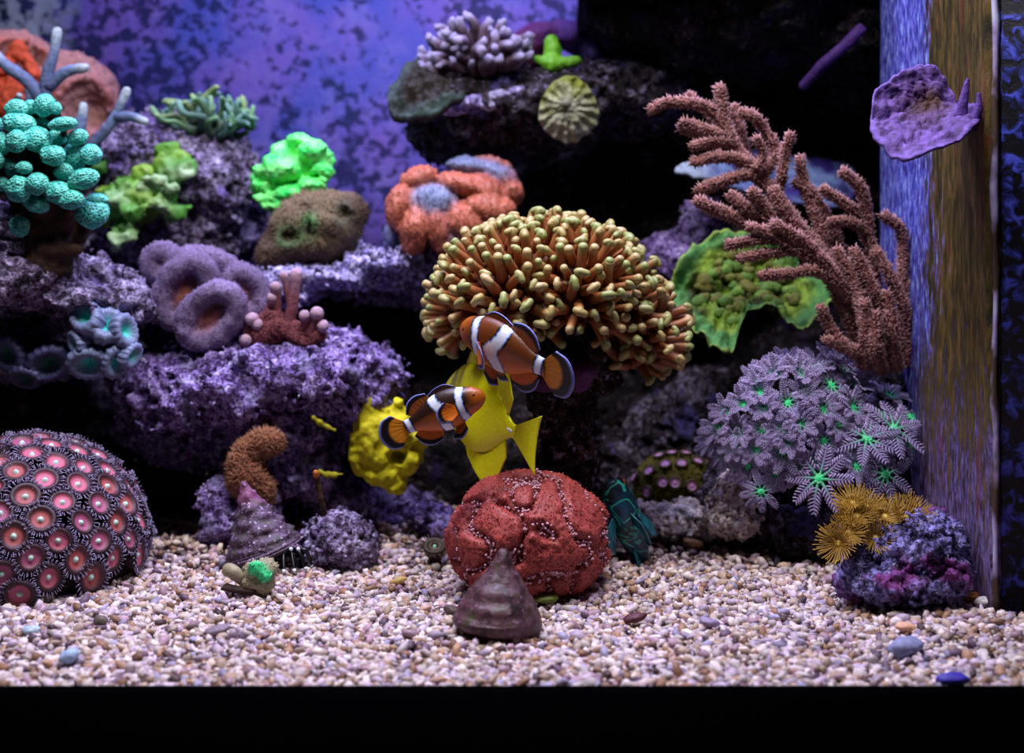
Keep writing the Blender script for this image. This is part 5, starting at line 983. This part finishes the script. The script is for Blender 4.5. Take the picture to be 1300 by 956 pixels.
S = lambda pts: [np.array(p) * L for p in pts]; cf = lambda u, t: lerp(t + .08 * np.sin(u * 50), [(0, hexc('#0c4048')), (.5, hexc('#1c7080')), (.75, hexc('#0c3840')), (1, hexc('#3c8498'))])
for nm, b, e in (('tail_fin', [(-.48, 0, -.05), (-.48, 0, .05)], [(-.78, 0, -.16), (-.86, 0, 0), (-.78, 0, .16)]), ('dorsal_fin', [(.15, 0, .14), (-.1, 0, .14)], [(.1, 0, .22), (-.2, 0, .20)]), ('dorsal_fin', [(-.12, 0, .13), (-.42, 0, .06)], [(-.2, 0, .22), (-.5, 0, .15)]), ('anal_fin', [(-.1, 0, -.15), (-.42, 0, -.06)], [(-.2, 0, -.24), (-.5, 0, -.16)])):
    v, ff, cc = fin(S(b), S(e), 24, 9, .008 * L, cf); part(nm, v, ff, m_fin, dg, cc, world=False)
for s in (-1, 1):
    v, ff, cc = fin(S([(.16, .13 * s, -.02), (.16, .13 * s, -.1)]), S([(-.02, .2 * s, .03), (-.08, .21 * s, -.08), (-.02, .19 * s, -.16)]), 18, 8, .008 * L, cf); part('pectoral_fin', v, ff, m_fin, dg, cc, world=False)
    v, ff, cc = fin(S([(.22, .08 * s, -.12), (.12, .09 * s, -.14)]), S([(.15, .16 * s, -.22), (.0, .18 * s, -.25), (-.08, .16 * s, -.2)]), 18, 8, .008 * L, cf); part('pelvic_fin', v, ff, m_fin, dg, cc, world=False); eye(dg, (.40, .085 * s, .095), .042, hexc('#c05a3c'), L)
pose(dg, at(800, 672, .95), (-.36, -.28, .88), .75)

# ------------------------------------------------------------------ snails, hermit crab, small things on the gravel
def shell_mesh(prof, H, Rb, ridge=.03, beads=0, nt=72, nr=70, turns=5.5):
    P = along(np.array(prof), nr); th = np.linspace(0, 2 * np.pi, nt, endpoint=False); ph = P[:, 1][:, None] * turns - th[None] / (2 * np.pi); g = ridge * (np.abs((ph % 1) - .5) * 2 - .5) * np.clip(P[:, 0] * 2.5, 0, 1)[:, None]
    if beads: g = g + beads * np.cos(ph * 2 * np.pi * 4) * np.clip(P[:, 0] * 2, 0, 1)[:, None] + beads * .8 * np.cos(th * 34)[None] * np.cos(ph * 2 * np.pi * 2)
    r = P[:, 0][:, None] + g; V = np.stack([r * np.cos(th)[None] * Rb, r * np.sin(th)[None] * Rb, np.repeat(P[:, 1][:, None], nt, 1) * H], -1).reshape(-1, 3); I = np.arange(nr * nt).reshape(nr, nt); J = np.roll(I, -1, 1); q = np.stack([I[:-1], I[1:], J[1:], J[:-1]], -1).reshape(-1, 4); return V, q
n = N('snail_shell', .5, .4); f = n.noise(90, 4, .65); g = n.noise(300, 3); col = n.ramp(f, [(.32, hexc('#1c1012')), (.45, hexc('#3c2428')), (.54, hexc('#5c3a44')), (.64, hexc('#423e28'))]); n.color(n.mix(n.ramp(g, [(.6, 0), (.68, .7)]), col, hexc('#8c7484'))); n.bump(g, .5, .0012); m_snail = n.m
n = N('violet_shell', .55, .35); f = n.noise(110, 4, .65); g = n.noise(380, 3); zz = n.sep(2); col = n.ramp(f, [(.32, hexc('#2a1c28')), (.44, hexc('#42303e')), (.52, hexc('#5c4662')), (.6, hexc('#444a38')), (.7, hexc('#6c5474'))]); col = n.mix(n.ramp(n.math('MULTIPLY', zz, 20), [(.8, 0), (1.0, .6)]), col, hexc('#8c3c6c')); n.color(n.mix(n.ramp(g, [(.58, 0), (.68, .9)]), col, hexc('#c4b0d4'))); n.bump(g, .6, .0015); m_vshell = n.m
D = .792; b = at(631, 806, D); sn = thing('turban_snail', 'brown-purple cone-shaped snail on the gravel in front of the red brain coral', 'snail', (b[0], b[1], 0))
V, q = shell_mesh([(.0, 1.0), (.09, .985), (.17, .9), (.25, .80), (.40, .68), (.57, .56), (.73, .43), (.87, .29), (.96, .17), (1.0, .10), (.95, .03), (.8, -.01), (.4, -.02), (0.02, -.02)], px(102, D), px(57, D), .035, .006); nn = vnormals(V, q)
if (nn * V)[:, :2].sum() < 0: q = q[:, ::-1]
V = V + vnormals(V, q) * (.0011 * fbm(V * 160, 3))[:, None]; dent = np.exp(-(((V - np.array([-.006, -.013, .033])) / [.007, .010, .006]) ** 2).sum(1)); V = V * (1 - .12 * dent[:, None] * [1, 1, 0])
Rm = np.array(Matrix.Rotation(.08, 3, 'Y') @ Matrix.Rotation(-.06, 3, 'X')); link('shell', mesh_np('shell', V @ Rm.T + [0, 0, .0005], q, m_snail), sn)
B, BF = ico(3); part('foot', B * [.021, .019, .004] + [0, -.0015, .0], BF, m_stem, sn, world=False)
D = .955; b = at(335, 714, D); hcr = thing('hermit_crab', 'black hermit crab under a violet cone shell on the gravel', 'crab', (b[0], b[1], 0))
V, q = shell_mesh([(.0, 1.0), (.05, .985), (.12, .9), (.3, .7), (.5, .48), (.72, .26), (.92, .07), (1.0, .0), (.94, -.06), (.7, -.10), (.3, -.12), (.02, -.12)], px(90, D), px(50, D), .075, .03, turns=6); nn = vnormals(V, q)
if (nn * V)[:, :2].sum() < 0: q = q[:, ::-1]
V = V + vnormals(V, q) * (.0008 * fbm(V * 220, 2))[:, None]; Rm = np.array(Matrix.Rotation(-.30, 3, 'Y')); link('shell', mesh_np('shell', V @ Rm.T + [0, 0, .010], q, m_vshell), hcr)
V, F, r, top, ax = plate([np.array(p) for p in ((.004, -.012, .012), (.016, -.018, .016), (.028, -.016, .014), (.031, -.006, .009), (.026, .006, .008), (.012, .006, .010))], np.array((.018, -.007, .0165)), thick=.003, rough=.001); part('shell_lip', V, F, m_vshell, hcr, world=False)
n = N('crab_shell', .3, .5); n.color(n.mix(n.noise(200), hexc('#030305'), hexc('#0c0c14'))); m_crab = n.m; n = N('crab_tip', .4, .4); n.color(n.mix(n.noise(200), hexc('#c8d0e8'), hexc('#f0f4ff'))); m_tip = n.m
B, BF = ico(3); part('crab_body', B * [.012, .009, .006] + [.018, -.010, .008], BF, m_crab, hcr, world=False)
for i, (x, y) in enumerate(((.012, -.024), (.019, -.028), (.026, -.026), (.033, -.020), (.036, -.012))):
    P = along([(.016 + .002 * i, -.012, .010), (.012 + .005 * i, -.019 + .001 * i, .0125), (x, y, .001)], 9); V, F = tube(P, np.linspace(.0023, .0011, 9), 7); lg = part('leg', V, F, m_crab, hcr, world=False); V, F = tube(np.array([P[-1] * .75 + P[-2] * .25, P[-1]]), .0013, 6); lp = link('leg_tip', mesh_np('leg_tip', V, F, m_tip), lg)
for s in (0, 1): V, F = tube(along([(.022 + .004 * s, -.018, .011), (.023 + .005 * s, -.022, .0145)], 5), .0009, 6); e_ = part('eye_stalk', V, F, m_crab, hcr, world=False); B, BF = ico(2); link('eye', mesh_np('eye', B * .0014 + [.023 + .005 * s, -.0222, .0152], BF, m_tip), e_)
# green frag on the gravel
D = .885; b = at(322, 752, D); gf = thing('coral_frag', 'small tan coral piece with a glowing green face in front of the hermit crab', 'coral', (b[0], b[1], 0)); c = Clay(.0009, .003); tn, gg = hexc('#a09878'), hexc('#30d888')
for x, y, r in ((325, 728, 17), (338, 722, 14), (318, 740, 12), (335, 742, 13)): c.ell(at(x, y, D), (px(r, D), .007, px(r * .9, D)), tn)
c.ell(at(326, 722, D - .0068), (px(11, D), .003, px(9, D)), gg, k=.001); c.ell(at(335, 730, D - .0068), (px(9, D), .003, px(8, D)), gg, k=.001); c.noise(.0012, 220, 2); V, F = c.build(); C = c.colors(V, .001); C = C * (1 + .4 * fbm(V * 250, 2)[:, None]); part('body', V, F, m_flesh, gf, np.clip(C, 0, 1)); P, Nq, vi = on_surface(V, F, 350); part('tentacle_knobs', *spikes(P, Nq, .0016, .0008, np.clip(C[vi] * 1.2, 0, 1))[:2], m_flesh, gf, spikes(P, Nq, .0016, .0008, np.clip(C[vi] * 1.2, 0, 1))[2])['kind'] = 'stuff'
V, F = tube(along([at(286, 722, D), at(296, 726, D - .003), at(308, 736, D)], 10), px(9, D) * np.array([.7, .9, 1, 1, 1, 1, 1, .9, .9, .8]), 10); part('side_lobe', lobed(V, F, .0008, 200), F, m_flesh, gf, np.zeros((len(V), 3)) + tn)
V, F = tube(along([at(284, 742, D - .004), at(300, 748, D - .006), at(318, 752, D - .004)], 10), px(8, D), 8); V = (V - V.mean(0)) * [1, 1, .55] + V.mean(0); part('plug', V, F, m_stem, gf)
# upright stalk on the low rock
P = along([at(412, 655, .96), at(408, 635, .955), at(403, 612, .955), at(401, 600, .95)], 24); V, F = tube(P, px(4, .955) * (1 + .15 * np.sin(np.arange(24) * 1.6)), 8); tt = np.concatenate([np.repeat(np.linspace(0, 1.08, 26), 8), [0, 1.1]])[:, None]; solo('worm_tube', lobed(V, F, .0004, 300), F, m_rough, 'thin brown upright worm tube with an orange tip on the low rock', 'worm tube', np.where(tt < .9, hexc('#3c2a1c'), hexc('#c87830')))

# larger loose pieces lying on the gravel
B, BF = ico(3)
for (x, y, rx, ry, rd, colr, lab, cat) in ((1150, 822, 22, 13, .006, '#8c90b8', 'flat pale blue-grey stone chip on the gravel in the lower right', 'stone'), (88, 833, 13, 9, .005, '#a8c4e0', 'pale blue stone on the gravel near the lower left edge', 'stone'), (128, 788, 9, 7, .004, '#6c6258', 'dark grey-brown pebble on the gravel in front of the pink polyp mound', 'stone'), (1248, 764, 12, 7, .004, '#f0ece8', 'white shell chip at the foot of the overflow box', 'shell'), (1232, 758, 13, 6, .005, '#a86a2c', 'rusty orange pebble beside the white shell chip', 'stone'), (806, 784, 15, 6, .005, '#5a2c34', 'dark red-brown shell fragment on the gravel right of the snail', 'shell'), (1150, 796, 14, 6, .004, '#e8b48c', 'peach coloured gravel piece below the knobbly rock', 'stone'), (694, 760, 17, 6, .005, '#6c7a2c', 'olive-green fragment at the foot of the red brain coral', 'coral piece'), (1210, 862, 22, 8, .005, '#3c30a8', 'deep violet-blue pebble at the front edge in the lower right', 'stone'), (40, 800, 12, 6, .004, '#b8d0e0', 'pale icy blue gravel piece near the lower left corner', 'stone'), (275, 800, 17, 6, .005, '#8c7c88', 'grey-mauve coral fragment on the gravel in front of the green frag', 'coral piece'), (505, 738, 12, 5, .004, '#c8a860', 'tan gravel piece left of the red brain coral', 'stone'), (880, 690, 14, 6, .005, '#7a5a3c', 'brown rubble piece in front of the pale slab', 'stone'), (575, 775, 12, 6, .004, '#5c4a48', 'dark pebble close to the left of the snail', 'stone'), (900, 790, 13, 6, .004, '#9c8cac', 'mauve pebble on the open gravel right of centre', 'stone')):
    Dg = .233 * FPX / (y + ry * .6 - HOR); p = at(x, y, Dg); k = sum(map(ord, lab)); V = B * (1 + .28 * fbm(B * 1.6 + k, 3, k % 50))[:, None] * [px(rx, Dg), rd, px(ry, Dg)]; a = (k % 7 - 3) * .12; V = V @ np.array(Matrix.Rotation(a, 3, 'Y')).T; p[2] = max(p[2], .0015)
    solo('gravel_piece', V + p, BF, m_gravel, lab, cat, np.clip(np.zeros((len(B), 3)) + hexc(colr) * (1 + .3 * fbm(B * 4, 2)[:, None]), 0, 1))
